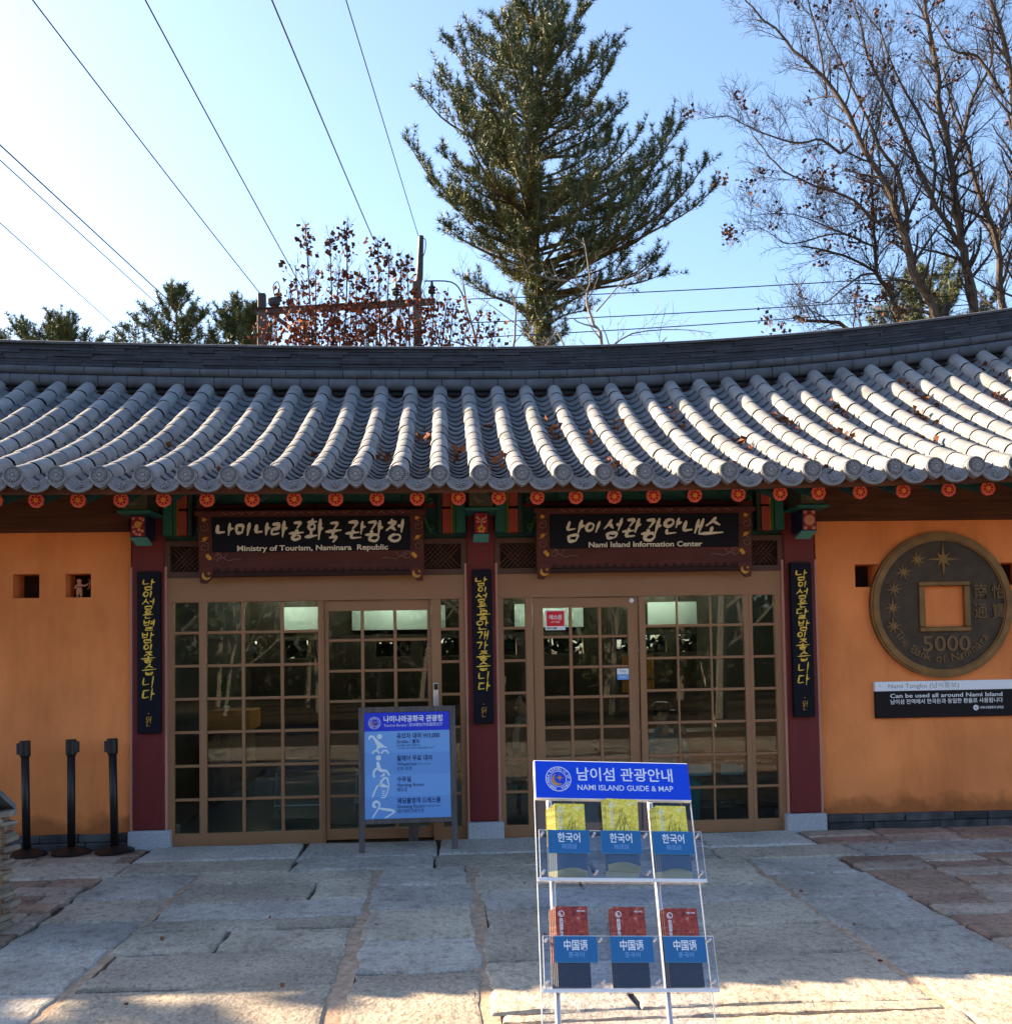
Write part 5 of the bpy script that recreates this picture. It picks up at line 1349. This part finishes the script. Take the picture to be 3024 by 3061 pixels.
# bare oaks on the right
def oak(label, base, limbs, seed, r_base, tw=1.0, leafp=.05, name='oak_tree', barkm='bark', leafm='deadleaf', depth=2, length=1.15, up=.2, flat=.8):
    rg = random.Random(seed)
    t = thing(name, label, 'tree', base, 'bare oaks behind the right end of the roof' if name == 'oak_tree' else None)
    m = MB(); tw_ = MB(); lv = MB()
    for P, ra, rb in limbs:
        ra *= .56; rb *= .58
        path = smooth_path(P, 3)
        jit = [Vector((0, 0, 0))]+[rvec(rg)*ra*.35 for _ in path[1:]]
        yo = rg.uniform(-.25, .25)
        path = [p+j+Vector((0, yo*i/len(path)*2, 0)) for i, (p, j) in enumerate(zip(path, jit))]
        n = len(path); m.tube(path, [ra+(rb-ra)*i/(n-1) for i in range(n)], 8)
        up_ = [p for p in path if p.z > 6.0]
        if len(up_) > 1: twigs(tw_, up_, ra, rb, rg, depth, 6.6*tw, length, lv, up, .05 if P[0][2] > 1 else .0, leafp, flat)
    m.build('trunk', barkm, t); tw_.build('twigs', 'twig' if barkm == 'bark' else barkm, t)
    if lv.v: lv.build('dead_leaves', leafm, t)
    return t
A = [(8.9, 9.0, -.05), (8.8, 9, 5), (8.63, 9.0, 7.25), (8.15, 9.0, 8.3), (8.04, 9.0, 8.8), (7.84, 9.0, 9.34), (7.57, 9.0, 9.95), (7.11, 9.0, 10.74), (6.72, 9.0, 11.47), (6.19, 9.0, 11.95), (5.66, 9.0, 12.48), (5.16, 9.0, 12.96)]
A1 = [(6.72, 9.0, 11.47), (6.7, 9.0, 11.99), (6.62, 9.0, 12.7), (6.51, 9.0, 13.27), (6.43, 9.0, 13.76)]
A2 = [(7.16, 9, 10.62), (6.92, 8.9, 10.42), (6.5, 8.6, 10.53), (6.13, 8.6, 10.49), (5.76, 8.6, 10.58), (5.24, 8.6, 10.82), (4.87, 8.6, 11.04), (4.41, 8.6, 11.0)]
A3 = [(7.80, 9, 9.3), (7.41, 8.7, 9.03), (7.05, 8.5, 9.21), (6.8, 8.5, 9.36), (6.19, 8.5, 9.54), (5.64, 8.5, 9.79), (5.31, 8.5, 10.12), (5.04, 8.5, 10.49)]
A4 = [(8.04, 9, 8.8), (8.29, 9.3, 9.28), (8.11, 9.3, 10.23), (7.79, 9.3, 10.71), (7.42, 9.3, 11.55), (6.99, 9.3, 12.5), (6.72, 9.3, 13.08)]
oak('bare oak leaning left, foremost of the trunks at the right end of the roof', (8.9, 9, -.05), [(A, .17, .02), (A1, .045, .012), (A2, .05, .01), (A3, .06, .01), (A4, .085, .015)], 51, .17, 1.0, .07)
B = [(8.6, 10, -.05), (8.55, 10, 5), (8.44, 10.0, 7.54), (8.25, 10.0, 8.24), (8.02, 10.0, 8.64), (8.02, 10.0, 9.21), (7.99, 10.0, 9.88), (8.01, 10.0, 10.9), (8.23, 10.0, 11.85), (8.32, 10.0, 12.67), (8.31, 10.0, 13.28)]
B1 = [(8.02, 10, 8.6), (7.56, 9.8, 8.46), (7.15, 9.8, 8.16), (6.75, 9.8, 7.87), (6.25, 9.8, 8.0)]
B2 = [(8.02, 10.0, 8.61), (7.49, 10.0, 8.87), (6.99, 10.0, 9.0), (6.49, 10.0, 9.07)]
B3 = [(8.02, 10, 9.1), (7.5, 9.6, 9.14), (7.08, 9.6, 9.37), (6.36, 9.6, 9.69), (5.68, 9.6, 9.72)]
B4 = [(7.54, 9.7, 9.15), (7.05, 9.7, 9.25), (6.22, 9.7, 9.04), (5.86, 9.7, 9.24), (5.24, 9.7, 9.56)]
F = [(8.5, 9.6, 6.9), (7.14, 9.2, 7.18), (6.8, 9.2, 7.33), (6.31, 9.2, 7.31), (5.93, 9.2, 7.37)]
oak('slender bare oak with low crooked boughs spreading left above the ridge', (8.6, 10, -.05), [(B, .10, .015), (B1, .045, .01), (B2, .05, .028), (B3, .04, .008), (B4, .035, .006), (F, .07, .045)], 53, .1, 1.0, .12)
C = [(10.6, 11, -.05), (10.5, 11, 5), (10.42, 11.0, 8.04), (10.27, 11.0, 9.28), (10.18, 11.0, 9.81), (10.13, 11.0, 10.52), (10.09, 11.0, 11.24), (9.91, 11.0, 12.31), (9.83, 11.0, 13.21), (9.75, 11.0, 14.11), (9.66, 11.0, 14.65), (9.61, 11.0, 15.6)]
C1 = [(10.1, 11, 11.3), (10.44, 11.2, 12.06), (10.57, 11.2, 12.65), (10.92, 11.2, 13.27), (10.95, 11.2, 14.08), (11.27, 11.2, 14.63)]
C2 = [(10.15, 11, 9.6), (9.59, 10.8, 10.25), (9.06, 10.8, 11.41), (8.6, 10.8, 12.43), (8.17, 10.8, 13.31), (8.04, 10.8, 13.92), (7.81, 10.8, 14.48)]
C3 = [(9.6, 11.0, 10.3), (9.73, 11.0, 11.23), (9.5, 11.0, 12.13), (8.96, 11.0, 13.19), (8.7, 11.0, 13.98), (8.25, 11.0, 14.62)]
oak('thickest bare oak trunk forking twice, near the right edge', (10.6, 11, -.05), [(C, .19, .05), (C1, .08, .02), (C2, .10, .015), (C3, .07, .015)], 55, .19, 1.0, .05)
D = [(12, 12.5, -.05), (11.95, 12.5, 5), (11.84, 12.5, 8.61), (11.75, 12.5, 10.25), (11.54, 12.5, 10.87), (11.29, 12.5, 11.59), (11.12, 12.5, 12.29), (10.84, 12.5, 12.94), (10.6, 12.5, 14)]
E2 = [(11.75, 12.5, 10.2), (12.13, 12.5, 10.95), (12.47, 12.5, 11.8), (12.7, 12.5, 13)]
oak('bare oak set farthest back, forking low beside the yellowish pine', (12, 12.5, -.05), [(D, .17, .03), (E2, .10, .03)], 57, .17, 1.0, .05)
E1 = [(9.9, 8.5, -.05), (9.85, 8.5, 5), (9.79, 8.5, 7.99), (9.81, 8.5, 10.18), (9.7, 8.5, 11.43), (9.48, 8.5, 12.38), (9.06, 8.5, 13.2)]
E3 = [(9.72, 8.5, 11.3), (9.3, 8.4, 12.0), (8.9, 8.4, 12.2), (8.5, 8.3, 12.9)]
oak('bare oak cut by the right edge of the picture', (9.9, 8.5, -.05), [(E1, .13, .05), (E3, .06, .015)], 59, .13, 1.0, .06)
# pale bare tree in front of the pine
b0 = [(2.5, 8, -.05), (2.45, 8, 4), (2.39, 8.0, 6.56), (2.27, 8.0, 7.02), (2.16, 8.0, 7.49), (2.23, 8.0, 7.86), (2.12, 8.0, 8.58)]
oak('pale bare tree with thin spreading twigs in front of the big pine', (2.5, 8, -.05), [(b0, .075, .012),
    ([(2.16, 8.0, 7.49), (1.82, 8.0, 7.64), (1.39, 8.0, 7.67), (.3, 8.0, 7.94)], .03, .006), ([(2.28, 8.0, 7.18), (2.69, 8.0, 7.64), (2.85, 8.0, 7.8)], .025, .006),
    ([(2.42, 8.0, 6.5), (2.89, 8.0, 6.84), (3.67, 8.0, 6.93), (4.29, 8.0, 6.9)], .03, .006), ([(2.4, 8.0, 6.3), (1.28, 8.0, 6.71), (1.13, 8.0, 6.89), (.59, 8.0, 7.36), (.29, 8.0, 7.6)], .03, .006),
    ([(2.42, 8, 6.2), (.6, 8.1, 6.5), (-.3, 8.1, 6.7), (-.9, 8.1, 6.75)], .035, .006)], 61, .07, .8, 0, 'bare_tree', 'palebark', 'deadleaf', 1, .7, .3)
for lab, x, y, sd, limbs in (('thicket of bare brown twigs between the black pole and the big pine', .3, 7.6, 63, [[(.3, 7.6, -.05), (.2, 7.6, 4), (-.3, 7.6, 6.4), (-.6, 7.6, 7.3)], [(.3, 7.6, 4), (.3, 7.6, 6.2), (.1, 7.6, 7.1), (.05, 7.5, 7.6)], [(.3, 7.6, 4), (.8, 7.6, 6.2), (.9, 7.6, 7.0), (.8, 7.6, 7.4)], [(.3, 7.6, 4.5), (1.2, 7.6, 6.2), (1.6, 7.6, 6.8)], [(.2, 7.6, 4.5), (-.8, 7.6, 6.1), (-1.3, 7.6, 6.8)]]),
                            ('thicket of bare brown twigs at the foot of the pale bare tree', 3.0, 7.8, 65, [[(3, 7.8, -.05), (3, 7.8, 4), (2.6, 7.8, 6.2), (2.4, 7.8, 7.0)], [(3, 7.8, 4), (3.2, 7.8, 6.2), (3.5, 7.8, 6.8)], [(3, 7.8, 4), (3.7, 7.8, 6.2), (4.1, 7.8, 6.7)], [(3, 7.8, 4), (1.9, 7.8, 6.2), (1.6, 7.8, 6.9)]])):
    oak(lab, (x, y, -.05), [(L_, .05, .012) for L_ in limbs], sd, .05, .42, 0, 'bare_shrub', 'palebark', 'deadleaf', 2, .95, .3)
# shrubs holding on to rust-coloured leaves, behind the ridge
def leafy_shrub(label, x, y, tops, seed, nl, lm):
    rg = random.Random(seed); t = thing('leafy_shrub', label, 'shrub', (x, y, -.05), 'shrubs with dead leaves in front of the utility frame')
    st = MB(); lv = MB(); lv2 = MB()
    for (tx, tz) in tops:
        o = Vector((x+rg.uniform(-.25, .25), y+rg.uniform(-.3, .3), -.05)); e = Vector((tx, y+rg.uniform(-.4, .4), tz))
        path = smooth_path([o, o.lerp(e, .5)+Vector((rg.uniform(-.1, .1), 0, 0)), o.lerp(e, .8)+Vector((rg.uniform(-.08, .08), 0, 0)), e], 4)
        n = len(path); st.tube(path, [.030-.024*i/(n-1) for i in range(n)], 5, False)
        up_ = [p for p in path if p.z > 5.6]
        if len(up_) < 2: continue
        twigs(st, up_, .014, .005, rg, 1, 11, .40, None, .6, .05)
        for p in up_:
            for _ in range(nl):
                q = p+Vector((rg.gauss(0, .14), rg.gauss(0, .14), rg.gauss(0, .10)))
                f = rg.random() < (7.55-q.z)/.95
                if f and rg.random() < .9: leaf(lv, q, rg, rg.uniform(.045, .10))
                elif rg.random() < .5: leaf(lv2, e+Vector((rg.gauss(0, .09), rg.gauss(0, .08), -abs(rg.gauss(0, .28)))), rg, rg.uniform(.06, .12))
    st.build('stems', 'twig', t)
    if lv.v: lv.build('leaves', 'redleaf', t)
    if lv2.v: lv2.build('upper_leaves', 'deadleaf', t)
leafy_shrub('shrub of thin upright stems with rust leaves, left of the two behind the ridge', -2.15, 7, [(-2.33, 8.0), (-2.55, 7.58), (-1.98, 7.89), (-1.74, 8.2), (-2.68, 7.22), (-2.2, 7.3), (-1.85, 7.5), (-2.85, 6.8), (-2.45, 6.9), (-1.6, 7.4), (-2.0, 7.0), (-1.7, 7.0), (-3.0, 6.6), (-2.6, 6.8), (-2.3, 6.7), (-2.1, 6.9), (-1.9, 6.75), (-1.5, 6.9)], 71, 27, 0)
leafy_shrub('shrub with dark curled leaf clusters on top, next to the black pole', -1.15, 7.1, [(-1.28, 8.0), (-1.12, 7.92), (-.93, 7.85), (-.82, 7.59), (-1.4, 7.4), (-.6, 7.3), (-1.3, 7.1), (-.9, 7.0), (-.4, 7.2), (-.2, 6.9), (-1.1, 6.8), (-.6, 6.8), (-1.5, 7.0), (-1.4, 6.8), (-.8, 6.7), (-.3, 6.6), (-.1, 6.9), (.1, 6.6), (.3, 6.9), (.55, 6.7)], 73, 22, 0)

# ------------------------------------------------------------------ utility frame and cables
t = thing('utility_frame', 'rusty steel utility frame of two posts and a crossbeam behind the ridge', 'utility frame', (-2.2, 10, -.05))
m = MB(); m.bbox(-3.67, -3.51, 9.94, 10.08, -.05, 7.80, .01); m.build('post', 'steel', t)
m = MB(); m.bbox(-3.66, -3.52, 9.94, 10.06, 7.9, 8.17, .01); m.build('post_top', 'dark', t)
m = MB(); m.bbox(-.83, -.67, 9.92, 10.1, -.05, 8.4, .01); m.build('post', 'steel', t)
m = MB(); m.tube([(-.75, 10, 8.3), (-.70, 10, 8.5), (-.66, 10, 9.27)], [.075, .07, .05], 10); m.build('pole_extension', 'dark', t)
Tz = Matrix.Translation((-3.72, 10, 7.82)) @ Matrix.Rotation(-math.atan2(.2, 3.3), 4, 'Y')
m = MB()
for q in ((-.04, -.028), (.058, .07)): m.box(0, 3.3, -.05, .05, q[0], q[1], Tz)
m.box(0, 3.3, -.007, .007, -.028, .058, Tz); m.build('crossbeam', 'steel', t)
m = MB(); m.bbox(-3.5, -.4, 9.95, 10.05, 7.08, 7.16, .005); m.build('lower_beam', 'steel', t)
m = MB(); m.tube([(-3.45, 10, 7.81), (-2.5, 10, 7.12)], .04, 4); m.build('brace', 'steel', t)
m = MB(); m.tube([(-1.1, 10, 7.95), (-2.2, 10, 7.12)], .035, 4); m.build('brace', 'steel', t)
for x, z in ((-3.28, 7.95), (-1.13, 8.06), (-.47, 8.1)):
    m = MB(); m.lathe([(.03, 0), (.03, .06), (.075, .08), (.04, .11), (.075, .13), (.04, .16), (.075, .18), (.03, .22), (.02, .30)], (x, 9.95, z), 12); m.build('insulator', 'dark', t)
m = MB(); m.lathe([(.09, 0), (.11, .04), (.11, .12), (.05, .15)], (-3.36, 9.95, 7.93), 12); m.build('insulator', 'dark', t)
m = MB(); m.tube(smooth_path([(-3.33, 9.95, 8.03), (-3.38, 9.95, 8.28), (-3.30, 9.95, 8.38), (-3.25, 9.95, 8.25)], 4), .010, 5); m.build('jumper_cable', 'cable', t)
m = MB(); m.tube(smooth_path([(-.66, 10, 9.22), (-.58, 10, 9.2), (-.6, 10, 8.95), (-.72, 9.9, 8.7)], 4), .009, 5); m.build('jumper_cable', 'cable', t)
m = MB(); m.tube(smooth_path([(-.6, 10, 8.42), (-.1, 10, 8.40), (.1, 10, 8.15), (.16, 10, 7.85)], 4), .014, 5); m.build('jumper_cable', 'cable', t)
def cable(a, b, sag, r, label, group, ext_=0):
    a, b = Vector(a), Vector(b); n = 24
    if ext_: a = a+(a-b)*ext_
    P = [a.lerp(b, i/n)+Vector((0, 0, -sag*4*(i/n)*(1-i/n))) for i in range(n+1)]
    m = MB(); m.tube(P, r, 5, True); tag(m.build('power_cable', 'cable', None, True), label, 'cable', group)
gA, gB = 'cables falling to the utility frame from the upper left', 'level cables right of the pine'
cable((-4.86, 1.5, 8.87), (-3.61, 10, 8.16), .03, .009, 'black cable from the upper left corner down to the left end of the crossbeam', gA)
cable((-3.54, 1.5, 8.79), (-2.81, 10, 8.94-.75), .03, .009, 'black cable ending among the tips of the left rust-leaved shrub', gA)
cable((-2.2, 1.5, 8.79), (-1.55, 10, 9.22), .02, .010, 'black cable ending at the dark leaf clusters of the shrub', gA)
cable((-1.39, 1.5, 8.81), (-.71, 10, 9.27), .0, .007, 'thin cable running to the tip of the black pole', gA)
cable((-5.13, 1.5, 7.13), (-4.45, 10, 7.25), .0, .009, 'upper of the two cables close together at the left edge', gA)
cable((-5.01, 1.5, 6.86), (-5.35, 10, 7.85), .0, .007, 'lower of the two cables close together at the left edge', gA)
cable((-4.94, 1.5, 6.16), (-5.93, 10, 7.28), .0, .006, 'lowest thin cable meeting the ridge at the left', gA)
cable((.16, 11, 8.43), (10.22, 11, 9.0), .05, .011, 'topmost of the three level cables right of the pine', gB)
cable((.16, 11, 7.96), (10.36, 11, 8.57), .05, .011, 'middle one of the three level cables right of the pine', gB)
cable((.15, 11, 7.66), (10.35, 11, 8.36), .05, .011, 'lowest of the three level cables right of the pine', gB)

# ------------------------------------------------------------------ fallen leaves
rg = random.Random(77); m = MB()
clumps = [(-.45, .4, 26), (-.1, -.1, 14), (.75, .55, 16), (.0, -.5, 16), (1.05, .3, 10), (1.35, .9, 12), (1.05, -.75, 12), (.15, .8, 6), (-.75, -.2, 8), (-1.5, -.3, 6), (-1.9, -1.0, 3), (2.0, .9, 18), (2.3, .0, 16), (2.9, .8, 22), (2.6, -.8, 12), (3.3, .2, 22), (3.7, 1.0, 26), (4.2, .6, 30), (4.6, 1.2, 34), (5.0, .8, 34), (5.3, 1.5, 24), (3.9, -.3, 14), (-.35, -.85, 6), (1.9, -.6, 10), (-2.6, .4, 3)]
for cx, cy, n in clumps:
    li = min(lines, key=lambda L: abs(L+.15-cx)); tx = li+.15
    for _ in range(int(n*.7)):
        y = cy+rg.gauss(0, .16); x = tx+rg.uniform(-.06, .06); leaf(m, Vector((x, y, rz(x, y)+.02+rg.random()*.035)), rg, rg.uniform(.04, .085))
for _ in range(26):
    x = rg.uniform(-2.6, 3.2); y = rg.uniform(-4.2, -.3); leaf(m, Vector((x, y, .006)), rg, rg.uniform(.02, .045))
K['roofleaf'] = mat('fallen_leaf_brown', (.17, .062, .03), rough=.85, spec=.1, isl=.5)
o = m.build('fallen_leaves', 'roofleaf'); o['kind'] = 'stuff'; o['label'] = 'scattered brown fallen leaves lying in the roof troughs and on the paving'; o['category'] = 'leaves'

# ------------------------------------------------------------------ what stands beyond the courtyard (seen in the panes) and unseen evergreens added to shade the courtyard
rg = random.Random(91)
def round_tree(m, tr, x, y, h, w, n, zlow=.25):
    tr.tube([(x, y, -.05), (x+.1, y, h*.4), (x, y, h*.8)], [.18, .14, .04], 7)
    for k in range(7):
        a = rg.uniform(0, 6.3); z = h*rg.uniform(.2, .6); tr.tube([(x, y, z), (x+math.cos(a)*w*.4, y+math.sin(a)*w*.4, z+h*.2), (x+math.cos(a)*w*.7, y+math.sin(a)*w*.7, z+h*.34)], [.06, .04, .01], 5, False)
    cl = [(rvec(rg)*rg.uniform(.3, .9), rg.uniform(.25, .5)) for _ in range(14)]
    for _ in range(n):
        c_, r = rg.choice(cl); p = c_+rvec(rg)*r*rg.random()**.4
        q = Vector((x+p.x*w, y+p.y*w, h*(zlow+1)/2+p.z*h*(1-zlow)/2))
        if q.z < .2: continue
        leaf(m, q, rg, rg.uniform(.16, .34))
m = MB(); tr = MB()
for i in range(22): round_tree(m, tr, -20+i*1.9+rg.uniform(-.6, .6), -24+rg.uniform(-4, 3), rg.uniform(6, 10), rg.uniform(1.8, 2.8), 1300, .0)
for _ in range(9000): leaf(m, Vector((rg.uniform(-22, 24), -28+rg.gauss(0, .8), abs(rg.gauss(0, 1.9)))), rg, rg.uniform(.3, .6))
for i in range(13):
    x = -13+i*2.3+rg.uniform(-.7, .7); y = rg.uniform(-19, -13); h = rg.uniform(5, 8); ln = rg.uniform(-1.2, 1.2)
    P = smooth_path([(x, y, -.05), (x+ln*.2, y, h*.3), (x+ln*.6, y, h*.6), (x+ln, y, h)], 3); n_ = len(P); tr.tube(P, [.13*(1-.8*k/n_) for k in range(n_)], 7)
    for k in range(5):
        a = rg.uniform(0, 6.3); j = int(n_*rg.uniform(.2, .75)); L_ = rg.uniform(1.2, 2.6); q = P[j]
        B_ = smooth_path([q, q+Vector((math.cos(a)*L_*.5, math.sin(a)*L_*.3, L_*.35)), q+Vector((math.cos(a)*L_, math.sin(a)*L_*.6, L_*.9))], 3)
        tr.tube(B_, [.05*(1-.8*w/len(B_)) for w in range(len(B_))], 5, False); twigs(tr, B_, .04, .01, rg, 1, 2.2, .8, None, .25)
wood = m.build('woodland', 'hedge'); wood['kind'] = 'stuff'; wood['label'] = 'dark woodland across the courtyard mirrored in the panes'; wood['category'] = 'woodland'
o = tr.build('woodland_trunks', 'palebark'); o['kind'] = 'stuff'; o['label'] = 'trunks and boughs of the woodland mirrored in the panes'; o['category'] = 'woodland'
m = MB()
for _ in range(11000): leaf(m, Vector((rg.uniform(-9, 9), 7.0+rg.gauss(0, .5), rg.uniform(0, 2.9))), rg, rg.uniform(.14, .32))
o = m.build('hedge', 'hedge'); o['kind'] = 'stuff'; o['label'] = 'low hedge behind the office showing through its slot windows'; o['category'] = 'hedge'
for x, y, h, w, n, lb in ((-14.5, 1.6, 7.7, 2.3, 7500, 'round evergreen added out of view to cast shade, nearest the office'), (-16.5, -7.0, 12.5, 3.4, 3600, 'tall evergreen added out of view to cast shade, farthest from the office')):
    t = thing('unseen_shade_tree', lb, 'tree', (x, y, -.05), 'unseen evergreens added to shade the courtyard from the left')
    m = MB(); tr = MB(); round_tree(m, tr, x, y, h, w, n, .3); m.build('crown', 'hedge', t); tr.build('trunk', 'bark', t)

# ------------------------------------------------------------------ two visitors inside, behind the right bay
def person(label, loc, rot, body, coat, scarf, hat, hold):
    t = thing('person', label, 'person', loc, 'visitors inside the office', (0, 0, rot))
    skin_figure('body', body, t, coat)
    m = MB(); m.blob((0, .0, 1.02), (.072, .09, .112), 16, 12); m.blob((0, -.092, 1.005), (.012, .018, .02), 8, 6)
    for s_ in (-1, 1): m.blob((s_*.073, .0, 1.01), (.012, .02, .03), 8, 6)
    m.lathe([(.045, .86), (.042, .95)], (0, .01, 0), 12); h = m.build('head', 'skin', t, smooth=True, local=True)
    m = MB()
    for s_ in (-1, 1): m.blob((s_*.03, -.080, 1.03), (.012, .008, .007), 8, 6)
    m.build('eyes', 'hair', h, smooth=True, local=True)
    m = MB(); m.blob((0, -.083, .957), (.024, .008, .007), 8, 6); m.build('mouth', 'petaldk', h, smooth=True, local=True)
    m = MB(); m.blob((0, .025, 1.05), (.083, .092, .10), 16, 12)
    if not hat: m.blob((0, .055, .97), (.08, .055, .14), 12, 8)
    m.build('hair', 'hair', h, smooth=True, local=True)
    if hat:
        m = MB(); m.lathe([(.098, 1.075), (.096, 1.12), (.07, 1.155), (.02, 1.165)], (0, .01, 0), 16); m.bbox(-.07, .07, -.17, -.07, 1.075, 1.087, .004); m.build('cap', 'black', t, local=True)
    if scarf:
        m = MB(); m.tube([(.07*math.cos(a), .01+.065*math.sin(a), .885+.01*math.sin(3*a)) for a in [2*math.pi*i/16 for i in range(17)]], .03, 8); m.tube([(.02, -.07, .88), (.04, -.12, .76), (.045, -.13, .62)], [.03, .034, .03], 8); m.build('scarf', 'scarf', t, local=True)
    for s_ in (-1, 1):                                          # hands with five fingers
        hx, hy, hz = hold[0]*s_, hold[1], hold[2]
        ch = [((0, 0, 0), .022, None), ((0, -.035, .01), .026, 0), ((0, -.065, .014), .024, 1)]
        for k, (L, off) in enumerate(((.05, -.024), (.058, -.008), (.054, .008), (.042, .022))): ch += [((off, -.085, .016), .0095, 2), ((off-.2*s_*off, -.085-L*.55, .008), .0085, len(ch)), ((off-.4*s_*off, -.085-L*.8, -.014), .0075, len(ch)+1)]
        ch += [((-.03*s_, -.03, .02), .010, 1), ((-.045*s_, -.062, .022), .009, len(ch))]
        o = skin_figure('hand', ch, t, 'skin', 1); o.location = (hx, hy, hz); o.rotation_euler = (R(35), 0, R(20*s_))
    return t
def seated(sh, hold, seat=.38):
    B = [((0, .02, seat+.06), .135, None), ((0, .01, seat+.24), .125, 0), ((0, .02, seat+.40), .135, 1), ((0, .02, seat+.485), .06, 2)]
    for s_ in (-1, 1):
        n = len(B); B += [((s_*sh, .02, seat+.42), .062, 2), ((s_*(sh+.05), -.06, seat+.20), .048, n), ((s_*(hold[0]+.015), hold[1]+.05, hold[2]-.01), .034, n+1)]
    for s_ in (-1, 1):
        n = len(B); B += [((s_*.10, -.03, seat+.03), .085, 0), ((s_*.12, -.40, seat+.06), .062, n), ((s_*.12, -.38, .10), .045, n+1), ((s_*.12, -.50, .045), .04, n+2)]
    return B
h1 = (.10, -.30, .50)
person('person with dark hair in a dark coat and beige scarf sitting behind the narrow pane', (.46, 1.35, 0), R(-60), seated(.17, h1), 'coat', True, False, h1)
h2 = (.065, -.17, .95)
q = person('person in a teal jacket and black cap holding a camera behind the right window', (1.74, .95, -.10), R(15), seated(.19, h2), 'tealcoat', False, True, h2)
t = thing('camera', 'small black camera held up by the person in the teal jacket', 'camera', (1.74, .95, -.10), None, (0, 0, R(15)))
m = MB(); m.bbox(-.065, .065, -.27, -.225, .955, 1.035, .008); m.build('camera_body', 'black', t, local=True)
m = MB(); m.lathe([(.032, 0), (.032, .05), (.028, .055)], (0, 0, 0), 16, Matrix.Translation((0, -.27, .99)) @ Matrix.Rotation(R(90), 4, 'X')); m.build('lens', 'dark', t, local=True)
for x, y, lb in ((.46, 1.36, 'low dark stool under the person with the scarf'), (1.74, .97, 'low dark stool under the person in the teal jacket')):
    t = thing('stool', lb, 'stool', (x, y, 0), 'low stools inside the office')
    z = .30 if x < 1 else .20
    m = MB(); m.lathe([(.15, z-.03), (.16, z-.015), (.15, z)], (0, 0, 0), 18); m.build('seat', 'deskdk', t, local=True)
    for k in range(3):
        a = 2.1*k; m = MB(); m.tube([(.1*math.cos(a), .1*math.sin(a), z-.03), (.13*math.cos(a), .13*math.sin(a), -.004)], .014, 8); m.build('leg', 'dark', t, local=True)
